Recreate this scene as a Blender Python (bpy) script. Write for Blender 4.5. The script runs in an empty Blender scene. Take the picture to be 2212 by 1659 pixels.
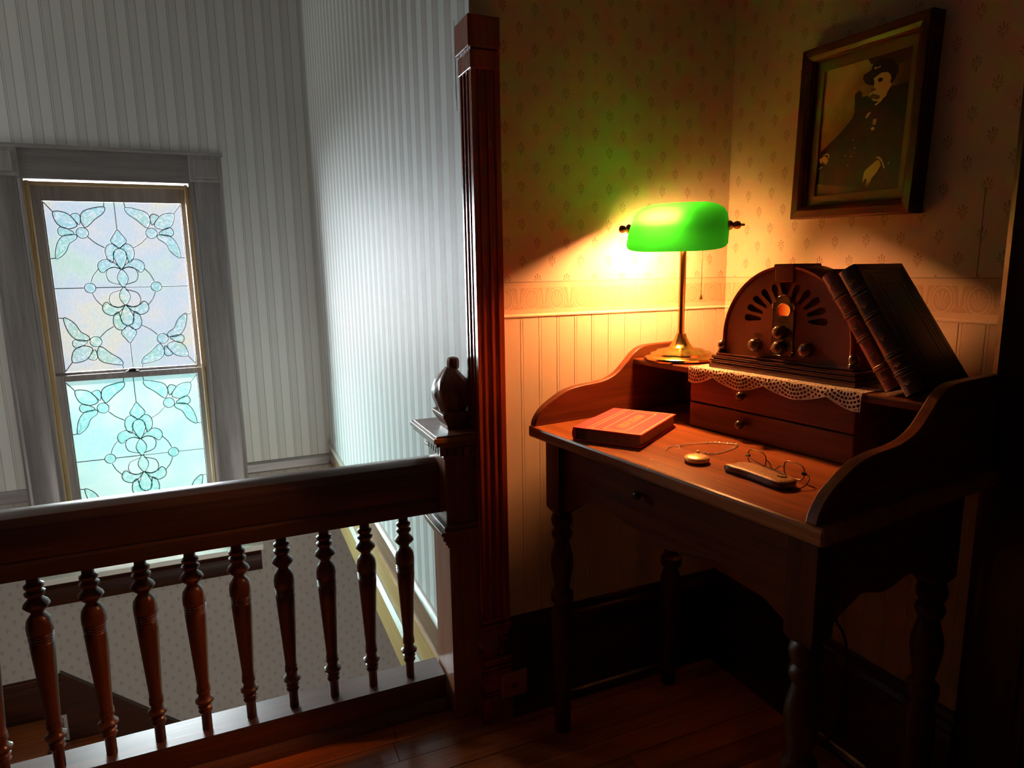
import bpy, bmesh, math, random
from mathutils import Matrix, Vector
random.seed(7)
PI = math.pi
S = bpy.context.scene
COL = S.collection

# ------------------------------------------------------------------ camera
cam_d = bpy.data.cameras.new('camera'); cam = bpy.data.objects.new('camera', cam_d); COL.objects.link(cam)
cam_d.sensor_fit = 'HORIZONTAL'; cam_d.sensor_width = 36.0
cam_d.lens = 36.0 * 1416.7 / 2212.0; cam_d.clip_start = 0.02
yaw, pit, rol = .4025007, -.17105727, -.0169427
fwd = Vector((math.sin(yaw) * math.cos(pit), math.cos(yaw) * math.cos(pit), math.sin(pit)))
rt = Vector((math.cos(yaw), -math.sin(yaw), 0)); up = rt.cross(fwd)
r2 = rt * math.cos(rol) + up * math.sin(rol); u2 = -rt * math.sin(rol) + up * math.cos(rol)
M = Matrix((r2, u2, -fwd)).transposed().to_4x4(); M.translation = (0, 0, 1.2)
cam.matrix_world = M
S.camera = cam

# ------------------------------------------------------------------ light, sky, exposure
S.view_settings.view_transform = 'Standard'; S.view_settings.look = 'None'
S.view_settings.gamma = 1.0; S.view_settings.use_curve_mapping = False
S.view_settings.exposure = 0.0
S.cycles.use_denoising = True
S.cycles.sample_clamp_indirect = 20.0
S.cycles.caustics_reflective = False
S.cycles.caustics_refractive = False
S.cycles.max_bounces = 10; S.cycles.diffuse_bounces = 5; S.cycles.transmission_bounces = 8; S.cycles.transparent_max_bounces = 12
W = bpy.data.worlds.new('sky'); S.world = W; W.use_nodes = True
wn = W.node_tree.nodes; wl = W.node_tree.links
for n in list(wn): wn.remove(n)
wo = wn.new('ShaderNodeOutputWorld'); wb = wn.new('ShaderNodeBackground'); wl.new(wb.outputs[0], wo.inputs[0])
tc = wn.new('ShaderNodeTexCoord'); sx = wn.new('ShaderNodeSeparateXYZ'); wl.new(tc.outputs['Generated'], sx.inputs[0])
cr = wn.new('ShaderNodeValToRGB'); wl.new(sx.outputs[2], cr.inputs[0])
cr.color_ramp.elements[0].position = 0.0; cr.color_ramp.elements[0].color = (.86, .92, .95, 1)
cr.color_ramp.elements[1].position = .6; cr.color_ramp.elements[1].color = (.70, .84, 1.0, 1)
wl.new(cr.outputs[0], wb.inputs[0]); wb.inputs[1].default_value = .80
# overcast daylight coming down through the stained-glass window (very soft sun)
sun_d = bpy.data.lights.new('daylight', 'SUN'); sun_d.energy = 104.0; sun_d.angle = math.radians(125); sun_d.color = (1.0, .97, .96)
sun = bpy.data.objects.new('daylight', sun_d); COL.objects.link(sun)
sun.rotation_euler = Vector((.66, -.70, .12)).to_track_quat('-Z', 'Y').to_euler(); sun.location = (-4, 9, 6)
# daylight of the lower hall's own windows, below the upper floor
la = bpy.data.lights.new('lower_hall_daylight', 'AREA'); la.shape = 'RECTANGLE'; la.size = 1.6; la.size_y = 1.2; la.energy = 52.0; la.color = (1.0, .93, .84)
lo = bpy.data.objects.new('lower_hall_daylight', la); COL.objects.link(lo)
lo.location = (.2, -.6, -1.7); lo.rotation_euler = Vector((.05, 1, .1)).to_track_quat('-Z', 'Y').to_euler()
BULB = 1700.0
# added pale fill light, unseen at far left, to lift the upper stair wall
lw = bpy.data.lights.new('stair_side_fill', 'AREA'); lw.shape = 'RECTANGLE'; lw.size = .36; lw.size_y = 1.3; lw.energy = 12.0; lw.color = (.97, 1.0, .97)
lwo = bpy.data.objects.new('stair_side_fill', lw); COL.objects.link(lwo); lwo.location = (-2.25, 4.27, 1.9); lwo.rotation_euler = Vector((1, -.12, .06)).to_track_quat('-Z', 'Y').to_euler()
BULB_COL = (1.0, .385, .125)
# added dim warm fill, out of view at upper left, lifting dark surfaces
lh = bpy.data.lights.new('warm_fill', 'AREA'); lh.shape = 'DISK'; lh.size = .4; lh.energy = .55; lh.color = (1.0, .40, .13)
ho = bpy.data.objects.new('warm_fill', lh); COL.objects.link(ho); ho.location = (-1.8, 1.0, 2.6)

# ------------------------------------------------------------------ materials
class NT:
    def __init__(s, name):
        s.m = bpy.data.materials.new(name); s.m.use_nodes = True
        s.n = s.m.node_tree.nodes; s.l = s.m.node_tree.links
        for n in list(s.n): s.n.remove(n)
        s.out = s.n.new('ShaderNodeOutputMaterial')
    def node(s, t, **k):
        n = s.n.new(t)
        for a, v in k.items(): setattr(n, a, v)
        return n
    def inp(s, sock, v):
        if hasattr(v, 'node'): s.l.new(v, sock)
        elif v is not None:
            if sock.type == 'RGBA' and len(v) == 3: v = (*v, 1)
            sock.default_value = v
    def math(s, op, a, b=None, c=None, clamp=False):
        n = s.node('ShaderNodeMath', operation=op, use_clamp=clamp)
        s.inp(n.inputs[0], a)
        if b is not None: s.inp(n.inputs[1], b)
        if c is not None: s.inp(n.inputs[2], c)
        return n.outputs[0]
    def mix(s, f, a, b):
        n = s.node('ShaderNodeMix', data_type='RGBA')
        s.inp(n.inputs[0], f); s.inp(n.inputs[6], a); s.inp(n.inputs[7], b)
        return n.outputs[2]
    def obj(s):
        return s.node('ShaderNodeTexCoord').outputs['Object']
    def scale(s, v, sc):
        n = s.node('ShaderNodeMapping'); s.inp(n.inputs[0], v); n.inputs[3].default_value = sc; return n.outputs[0]
    def noise(s, v, scale, detail=3, rough=.55, dist=0):
        n = s.node('ShaderNodeTexNoise'); s.inp(n.inputs['Vector'], v)
        n.inputs['Scale'].default_value = scale; n.inputs['Detail'].default_value = detail
        n.inputs['Roughness'].default_value = rough; n.inputs['Distortion'].default_value = dist
        return n.outputs[0]
    def ramp(s, f, stops):
        n = s.node('ShaderNodeValToRGB'); s.inp(n.inputs[0], f)
        e = n.color_ramp.elements
        while len(e) < len(stops): e.new(.5)
        for i, (p, c) in enumerate(stops): e[i].position = p; e[i].color = (*c, 1)
        return n.outputs[0]
    def bsdf(s, col, rough=.5, metal=0., spec=.5, bump=None, bstr=.2, coat=0., emit=None, estr=0.):
        n = s.node('ShaderNodeBsdfPrincipled')
        s.inp(n.inputs['Base Color'], col); s.inp(n.inputs['Roughness'], rough); n.inputs['Metallic'].default_value = metal
        n.inputs['Specular IOR Level'].default_value = spec; n.inputs['Coat Weight'].default_value = coat
        n.inputs['Coat Roughness'].default_value = .12
        if bump is not None:
            b = s.node('ShaderNodeBump'); b.inputs['Strength'].default_value = bstr; b.inputs['Distance'].default_value = .002
            s.inp(b.inputs['Height'], bump); s.l.new(b.outputs[0], n.inputs['Normal'])
        if emit is not None:
            s.inp(n.inputs['Emission Color'], emit); n.inputs['Emission Strength'].default_value = estr
        s.l.new(n.outputs[0], s.out.inputs[0]); return s.m

def wood(name, dark, light, grain='x', rough=.32, fine=1.0, coat=.25, wear=None, spec=.5, crough=.12):
    t = NT(name)
    sc = {'x': (1.6, 34, 34), 'y': (34, 1.6, 34), 'z': (34, 34, 1.6)}[grain]
    o = t.node('ShaderNodeObjectInfo').outputs['Random']
    off = t.node('ShaderNodeVectorMath', operation='ADD'); t.inp(off.inputs[0], t.obj())
    cmb = t.node('ShaderNodeCombineXYZ'); v = t.math('MULTIPLY', o, 7.3)
    for i in range(3): t.inp(cmb.inputs[i], v)
    t.l.new(cmb.outputs[0], off.inputs[1])
    v = t.scale(off.outputs[0], sc)
    n1 = t.noise(v, 1.0 * fine, 4, .6, .4)
    n2 = t.noise(v, 5.0 * fine, 2, .5)
    f = t.math('ADD', t.math('MULTIPLY', n1, .7), t.math('MULTIPLY', n2, .3))
    col = t.ramp(f, [(.3, dark), (.68, light)])
    hv = t.math('MULTIPLY_ADD', o, .35, .82)
    mul = t.node('ShaderNodeMix', data_type='RGBA', blend_type='MULTIPLY'); mul.inputs[0].default_value = 1
    cc = t.node('ShaderNodeCombineColor')
    for i in range(3): t.inp(cc.inputs[i], hv)
    t.inp(mul.inputs[6], col); t.l.new(cc.outputs[0], mul.inputs[7]); col = mul.outputs[2]
    if wear is not None:
        w = t.noise(t.obj(), 55, 2, .6); m = t.math('GREATER_THAN', w, .71)
        col = t.mix(t.math('MULTIPLY', m, .6), col, wear)
    m = t.bsdf(col, rough, bump=n2, bstr=.12, coat=coat, spec=spec)
    [n for n in t.n if n.type == 'BSDF_PRINCIPLED'][0].inputs['Coat Roughness'].default_value = crough
    return m

def plain(name, col, rough=.5, metal=0., coat=0., spec=.5, nscale=None, namt=.15):
    t = NT(name)
    c = col
    if nscale:
        n = t.noise(t.obj(), nscale, 3)
        c = t.ramp(n, [(.3, tuple(x * (1 - namt) for x in col)), (.7, tuple(min(1, x * (1 + namt)) for x in col))])
    return t.bsdf(c, rough, metal, spec, coat=coat)

def wallpaper(name, ax, base, ink, ox, oz, px=.083, pz=.09, dots=.9, ms=1.0, border=True, vig=None, flat=False):
    """printed paper: staggered fan motifs; optional anthemion border band between z 1.087 and 1.173"""
    t = NT(name)
    sp = t.node('ShaderNodeSeparateXYZ'); t.inp(sp.inputs[0], t.obj())
    x = sp.outputs[0 if ax == 'x' else 1]; z = sp.outputs[2]
    def lattice(dx, dz):
        u = t.math('DIVIDE', t.math('SUBTRACT', x, ox + dx), px); w = t.math('DIVIDE', t.math('SUBTRACT', z, oz + dz), pz)
        fu = t.math('MULTIPLY', t.math('SUBTRACT', t.math('FRACT', u), .5), px)
        fw = t.math('MULTIPLY', t.math('SUBTRACT', t.math('FRACT', w), .5), pz)
        fw = t.math('MULTIPLY', t.math('ADD', fw, .0045 * ms), .86)
        r = t.math('SQRT', t.math('ADD', t.math('POWER', t.math('MULTIPLY', fu, 1.22), 2.0), t.math('POWER', fw, 2.0)))
        th = t.math('ARCTAN2', fu, fw)
        pet = t.math('GREATER_THAN', t.math('COSINE', t.math('MULTIPLY', th, 10.0)), t.math('MULTIPLY_ADD', r, -28.0 / ms, .62))
        lim = t.math('MULTIPLY_ADD', t.math('COSINE', th), .0042 * ms, .0108 * ms)
        ring = t.math('MULTIPLY', t.math('LESS_THAN', r, lim), t.math('GREATER_THAN', r, .0030 * ms))
        stem = t.math('MULTIPLY', t.math('LESS_THAN', t.math('ABSOLUTE', fu), .0009 * ms), t.math('MULTIPLY', t.math('LESS_THAN', fw, 0.), t.math('GREATER_THAN', fw, -.0105 * ms)))
        return t.math('MAXIMUM', stem, t.math('MULTIPLY', pet, ring))
    mo = t.math('MAXIMUM', lattice(0, 0), lattice(px / 2, pz / 2))
    weave = t.noise(t.scale(t.obj(), (260, 260, 40)), 1, 2)
    blotch = t.noise(t.obj(), 6, 3)
    b = t.mix(t.math('MULTIPLY', blotch, .25), base, tuple(c * .8 for c in base))
    b = t.mix(t.math('MULTIPLY', weave, .12), b, tuple(c * .75 for c in base))
    col = t.mix(t.math('MULTIPLY', mo, dots), b, ink)
    if border:
        # border band
        inb = t.math('MULTIPLY', t.math('GREATER_THAN', z, 1.103), t.math('LESS_THAN', z, 1.156))
        allb = t.math('MULTIPLY', t.math('GREATER_THAN', z, 1.088), t.math('LESS_THAN', z, 1.173))
        p = .0715
        def cell(d):
            u = t.math('DIVIDE', t.math('SUBTRACT', x, ox + d), p)
            return t.math('MULTIPLY', t.math('SUBTRACT', t.math('FRACT', u), .5), p)
        fu = cell(0); fw = t.math('SUBTRACT', z, 1.128)
        rr = t.math('SQRT', t.math('ADD', t.math('POWER', t.math('DIVIDE', fu, .020), 2.0), t.math('POWER', t.math('DIVIDE', fw, .025), 2.0)))
        ring = t.math('LESS_THAN', t.math('ABSOLUTE', t.math('SUBTRACT', rr, 1.0)), .085)
        ring2 = t.math('LESS_THAN', t.math('ABSOLUTE', t.math('SUBTRACT', rr, 1.32)), .06)
        th = t.math('ARCTAN2', fu, t.math('ADD', fw, .012))
        fan = t.math('MULTIPLY', t.math('GREATER_THAN', t.math('COSINE', t.math('MULTIPLY', th, 17.0)), .1), t.math('LESS_THAN', rr, .72))
        gu = cell(p / 2)
        th2 = t.math('ARCTAN2', gu, t.math('ADD', fw, .022))
        lot = t.math('MULTIPLY', t.math('GREATER_THAN', t.math('COSINE', t.math('MULTIPLY', th2, 9.0)), .55), t.math('LESS_THAN', t.math('ABSOLUTE', gu), .0125))
        lot = t.math('MULTIPLY', lot, t.math('LESS_THAN', t.math('ABSOLUTE', th2), 1.0))
        ln = t.math('MAXIMUM', t.math('MAXIMUM', ring, ring2), t.math('MAXIMUM', fan, lot))
        band = t.mix(t.math('MULTIPLY', ln, .75), tuple(c * k for c, k in zip(base, (.80, .66, .55))), tuple(c * k for c, k in zip(base, (.98, .92, .85))))
        edge = t.mix(t.math('LESS_THAN', t.math('ABSOLUTE', t.math('SUBTRACT', z, 1.171)), .0012), tuple(c * k for c, k in zip(base, (.95, .88, .8))), tuple(c * .55 for c in base))
        edge = t.mix(t.math('LESS_THAN', t.math('ABSOLUTE', t.math('SUBTRACT', z, 1.090)), .0012), edge, tuple(c * .55 for c in base))
        bb = t.mix(inb, edge, band)
        col = t.mix(allb, col, bb)
    return t.bsdf(col, .62, spec=.25)

def stripes(name, ax, a, b, line, per=.1025, off=0.):
    t = NT(name)
    sp = t.node('ShaderNodeSeparateXYZ'); t.inp(sp.inputs[0], t.obj())
    x = sp.outputs[0 if ax == 'x' else 1]
    u = t.math('FRACT', t.math('DIVIDE', t.math('ADD', x, 20 + off), per))
    band = t.math('GREATER_THAN', u, .5)
    soft = t.noise(t.scale(t.obj(), (90, 90, 2)), 1, 3)
    ca = t.mix(t.math('MULTIPLY', soft, .3), a, tuple(c * .82 for c in a))
    cb = t.mix(t.math('MULTIPLY', soft, .3), b, tuple(c * .82 for c in b))
    col = t.mix(band, ca, cb)
    l1 = t.math('LESS_THAN', t.math('ABSOLUTE', t.math('SUBTRACT', u, .5)), .022)
    l2 = t.math('LESS_THAN', t.math('ABSOLUTE', t.math('SUBTRACT', u, .97)), .02)
    l3 = t.math('LESS_THAN', t.math('ABSOLUTE', t.math('SUBTRACT', u, .60)), .014)
    col = t.mix(t.math('MULTIPLY', t.math('MAXIMUM', l1, t.math('MAXIMUM', l2, l3)), .8), col, line)
    return t.bsdf(col, .55, spec=.3)

MT = {}
DK, LT = (.018, .0045, .0018), (.075, .019, .006)
MT['dark_x'] = wood('dark_wood_x', DK, LT, 'x'); MT['dark_y'] = wood('dark_wood_y', DK, LT, 'y'); MT['dark_z'] = wood('dark_wood_z', DK, LT, 'z')
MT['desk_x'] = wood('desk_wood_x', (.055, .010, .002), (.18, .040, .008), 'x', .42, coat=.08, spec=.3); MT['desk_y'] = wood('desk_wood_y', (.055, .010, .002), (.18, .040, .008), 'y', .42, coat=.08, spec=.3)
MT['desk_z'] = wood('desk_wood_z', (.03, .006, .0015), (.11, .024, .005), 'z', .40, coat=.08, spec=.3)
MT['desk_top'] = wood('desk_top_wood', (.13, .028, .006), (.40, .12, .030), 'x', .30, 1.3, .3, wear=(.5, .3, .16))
MT['floor'] = wood('floor_wood', (.24, .055, .014), (.60, .17, .045), 'x', .30, 1.0, .35)
MT['post'] = wood('post_wood', (.19, .022, .007), (.40, .060, .017), 'z', .26, 1.0, .4)
MT['rail'] = wood('rail_wood', (.07, .028, .022), (.20, .085, .062), 'x', .34, 1.0, .4)
MT['shoe'] = wood('shoe_wood', (.055, .020, .013), (.17, .065, .040), 'x', .30, 1.0, 1.0, crough=.30)
MT['baluster'] = wood('baluster_wood', (.07, .018, .010), (.21, .058, .028), 'z', .30, 1.0, .4)
MT['newel'] = wood('newel_wood', (.17, .058, .032), (.40, .150, .085), 'z', .34)
MT['casing_z'] = wood('casing_wood_z', (.22, .20, .198), (.39, .355, .35), 'z', .38, coat=.15)  # glare veil around the window is put into this paler grey wood colour
MT['casing_x'] = wood('casing_wood_x', (.22, .20, .198), (.39, .355, .35), 'x', .38, coat=.15)
MT['stop_z'] = wood('stop_wood_z', (.42, .28, .13), (.66, .47, .25), 'z', .35); MT['stop_x'] = wood('stop_wood_x', (.42, .28, .13), (.66, .47, .25), 'x', .35)
MT['skirt_brown'] = wood('skirt_brown', (.17, .09, .05), (.33, .19, .11), 'y', .35)
MT['skirt_yellow'] = wood('skirt_yellow', (.42, .25, .08), (.64, .42, .16), 'y', .38)
MT['skirt_cream'] = plain('skirt_cream', (.46, .42, .36), .4)
MT['stool_sunlit'] = plain('stool_sunlit', (.86, .82, .74), .35)  # sunlight lying on the window stool is put into this near-white colour
MT['paper_back'] = wallpaper('motif_paper_back', 'x', (.82, .645, .475), (.40, .25, .13), .638 - .0415, 1.718 - .045)
MT['paper_right'] = wallpaper('motif_paper_right', 'y', (.82, .645, .475), (.40, .25, .13), .8180 - .0415, 1.6140 - .045)
MT['paper_low'] = wallpaper('motif_paper_lower', 'x', (.50, .455, .41), (.24, .19, .165), 0, 0, .083, .09, .95, 1.0, False)
MT['board'] = plain('wainscot_paint', (.82, .62, .44), .55, nscale=8, namt=.05)
MT['gap'] = plain('wainscot_gap', (.22, .12, .06), .8)
MT['stripe_stair'] = stripes('striped_paper_stair', 'y', (.82, .86, .84), (.60, .59, .575), (.40, .38, .36), off=.03)
MT['stripe_win'] = stripes('striped_paper_window', 'x', (.84, .84, .80), (.76, .75, .71), (.42, .41, .38), off=.025)
MT['plaster'] = plain('ceiling_plaster', (.60, .56, .50), .9)
MT['drab'] = plain('hall_paint', (.045, .034, .026), .85)
MT['brass'] = plain('polished_brass', (.90, .58, .20), .16, 1.0)
MT['dull_brass'] = plain('dull_brass', (.45, .26, .09), .3, 1.0)
MT['black_metal'] = plain('black_metal', (.02, .015, .012), .35, .6)
MT['silver'] = plain('silver_metal', (.85, .76, .66), .3, .35)
MT['gold'] = plain('gold_metal', (.90, .62, .28), .34, .45, nscale=300, namt=.1)
MT['steel_wire'] = plain('dark_wire', (.10, .06, .045), .3, 1.0)
MT['radio'] = plain('radio_lacquer', (.19, .046, .011), .36, coat=.2, nscale=12, namt=.15)
MT['radio_dark'] = plain('radio_trim', (.07, .018, .008), .18, coat=.6)
MT['cloth_dark'] = plain('speaker_cloth', (.11, .024, .007), .9, nscale=400, namt=.4)
MT['plate'] = plain('aged_brass_plate', (.22, .13, .045), .38, .7, nscale=40, namt=.25)
MT['knob'] = plain('knob_bakelite', (.055, .026, .012), .28, .2, coat=.4)
MT['doily'] = plain('crochet_cotton', (.74, .62, .44), .9, nscale=500, namt=.15)
MT['leather_red'] = plain('red_brown_leather', (.17, .030, .012), .30, coat=.3, nscale=60, namt=.25)
MT['leather_black'] = plain('black_leather', (.040, .013, .008), .30, coat=.35, nscale=60, namt=.25)
MT['gilt'] = plain('gilt_stamping', (.62, .34, .14), .4, .7)
MT['red_cloth'] = plain('red_book_cloth', (.66, .040, .060), .6, nscale=80, namt=.08)
MT['pages'] = plain('aged_pages', (.27, .13, .05), .8, nscale=120, namt=.2)
MT['gold_print'] = plain('gold_print', (.88, .58, .22), .45, .2)
MT['case_top'] = plain('tan_leather', (.40, .20, .07), .45, nscale=260, namt=.45)
MT['case_side'] = plain('dark_case_leather', (.045, .018, .010), .25, coat=.5)
MT['outlet'] = plain('outlet_wood', (.45, .17, .07), .5, nscale=30, namt=.15)
MT['lead'] = plain('lead_came', (.08, .10, .11), .5, .3)
MT['cord'] = plain('cord_rubber', (.02, .012, .010), .6)
MT['mat_board'] = plain('mat_board', (.20, .14, .045), .8)
MT['grass'] = plain('grass', (.009, .015, .012), .9, nscale=3, namt=.3)

def glass_mat(name, stops, sc, tr, tl, gl, nrm=120, bst=.5, stretch=(1, 1, 1), facet=False):
    t = NT(name)
    if facet:
        vn = t.node('ShaderNodeTexVoronoi'); t.inp(vn.inputs['Vector'], t.obj()); vn.inputs['Scale'].default_value = sc
        sp = t.node('ShaderNodeSeparateColor'); t.l.new(vn.outputs['Color'], sp.inputs[0]); n = sp.outputs[0]
    else: n = t.noise(t.scale(t.obj(), stretch), sc, 3, .5)
    col = t.ramp(n, stops)
    fine = t.noise(t.scale(t.obj(), (1, 1, .45)), 95, 2, .6)
    col = t.mix(t.math('MULTIPLY', t.math('SUBTRACT', fine, .35, clamp=True), 1.5, clamp=True), col, (.66, .78, .80))
    b = t.node('ShaderNodeBump'); b.inputs['Strength'].default_value = bst; b.inputs['Distance'].default_value = .002
    t.inp(b.inputs['Height'], t.noise(t.scale(t.obj(), (1, 1, .4)), nrm, 2))
    a = t.node('ShaderNodeBsdfTransparent'); t.inp(a.inputs[0], col)
    d = t.node('ShaderNodeBsdfTranslucent'); t.inp(d.inputs[0], col); t.l.new(b.outputs[0], d.inputs['Normal'])
    g = t.node('ShaderNodeBsdfGlossy'); g.inputs['Roughness'].default_value = .25; t.l.new(b.outputs[0], g.inputs['Normal'])
    m1 = t.node('ShaderNodeMixShader'); m1.inputs[0].default_value = tl / (tr + tl); t.l.new(a.outputs[0], m1.inputs[1]); t.l.new(d.outputs[0], m1.inputs[2])
    m2 = t.node('ShaderNodeMixShader'); m2.inputs[0].default_value = gl; t.l.new(m1.outputs[0], m2.inputs[1]); t.l.new(g.outputs[0], m2.inputs[2])
    t.l.new(m2.outputs[0], t.out.inputs[0]); return t.m
MT['pane_up'] = glass_mat('opal_glass_upper', [(.30, (.62, .92, .68)), (.41, (.78, .92, .88)), (.48, (.76, .84, .97)), (.55, (.88, .86, .93)), (.62, (.98, .90, .74)), (.72, (.82, .92, .92))], 2.6, .985, .015, .04)
MT['pane_low'] = glass_mat('opal_glass_lower', [(.25, (.30, .72, .72)), (.45, (.40, .80, .77)), (.6, (.55, .85, .78)), (.75, (.66, .86, .84))], 3.0, .975, .025, .04)
MT['bevel'] = glass_mat('bevelled_glass', [(.0, (.42, .74, .72)), (.45, (.50, .78, .76)), (.5, (.72, .90, .88)), (.70, (1, 1, 1)), (.80, (.50, .78, .76)), (1, (.92, .90, .86))], 95, .98, .02, .05, 60, .6, facet=True)  # sparkle of the bevels is put into the tint as random white facets

def lens_mat():
    t = NT('lens_glass'); a = t.node('ShaderNodeBsdfTransparent'); a.inputs[0].default_value = (.96, .96, .95, 1)
    g = t.node('ShaderNodeBsdfGlossy'); g.inputs['Roughness'].default_value = .03
    m = t.node('ShaderNodeMixShader'); m.inputs[0].default_value = .05
    t.l.new(a.outputs[0], m.inputs[1]); t.l.new(g.outputs[0], m.inputs[2]); t.l.new(m.outputs[0], t.out.inputs[0]); return t.m
MT['lens_glass'] = lens_mat()
def shade_material():
    t = NT('green_cased_glass')
    geo = t.node('ShaderNodeNewGeometry').outputs['Backfacing']
    d1 = t.node('ShaderNodeBsdfDiffuse'); t.inp(d1.inputs[0], t.mix(geo, (.04, .55, .06), (.85, .85, .80)))
    tr = t.node('ShaderNodeBsdfTranslucent'); t.inp(tr.inputs[0], (.04, .95, .055))
    m = t.node('ShaderNodeMixShader'); m.inputs[0].default_value = .085
    t.l.new(d1.outputs[0], m.inputs[1]); t.l.new(tr.outputs[0], m.inputs[2])
    g = t.node('ShaderNodeBsdfGlossy'); g.inputs['Roughness'].default_value = .25
    m2 = t.node('ShaderNodeMixShader'); m2.inputs[0].default_value = .03
    t.l.new(m.outputs[0], m2.inputs[1]); t.l.new(g.outputs[0], m2.inputs[2])
    t.l.new(m2.outputs[0], t.out.inputs[0]); return t.m
MT['shade'] = shade_material()
def emitter(name, c, s):
    t = NT(name); e = t.node('ShaderNodeEmission'); t.inp(e.inputs[0], c); e.inputs[1].default_value = s
    t.l.new(e.outputs[0], t.out.inputs[0]); return t.m
MT['bulb'] = emitter('glowing_bulb', BULB_COL, BULB)
def dial():
    t = NT('lit_dial'); sp = t.node('ShaderNodeSeparateXYZ'); t.inp(sp.inputs[0], t.obj())
    f = t.math('MULTIPLY_ADD', sp.outputs[0], 22.0, .5, clamp=True)
    c = t.ramp(f, [(.12, (.12, .004, 0)), (.4, (.60, .035, .003)), (.85, (.95, .20, .015))])
    e = t.node('ShaderNodeEmission'); t.inp(e.inputs[0], c); e.inputs[1].default_value = 1.1
    t.l.new(e.outputs[0], t.out.inputs[0]); return t.m
MT['dial'] = dial()
def photo_bg():
    t = NT('portrait_backdrop'); sp = t.node('ShaderNodeSeparateXYZ'); t.inp(sp.inputs[0], t.obj())
    n = t.noise(t.obj(), 14, 4)
    x = t.math('MULTIPLY', sp.outputs[0], 2.6); z = t.math('MULTIPLY', sp.outputs[2], 2.1)
    f = t.math('ADD', t.math('SUBTRACT', z, x), t.math('MULTIPLY_ADD', n, .55, .16), clamp=True)
    return t.bsdf(t.ramp(f, [(.12, (.03, .012, .004)), (.4, (.14, .05, .012)), (.62, (.52, .27, .07)), (.85, (.95, .65, .24))]), .5)
MT['photo_bg'] = photo_bg()
MT['photo_dark'] = plain('portrait_dark', (.020, .007, .004), .5); MT['photo_coat'] = plain('portrait_coat', (.032, .012, .006), .5, nscale=30, namt=.4)
MT['photo_smoke'] = plain('portrait_smoke', (.075, .026, .008), .5, nscale=12, namt=.5)
MT['photo_skin'] = plain('portrait_skin', (.92, .62, .21), .5); MT['photo_white'] = plain('portrait_white', (.85, .60, .35), .5); MT['photo_mid'] = plain('portrait_mid', (.16, .06, .015), .5)

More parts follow.
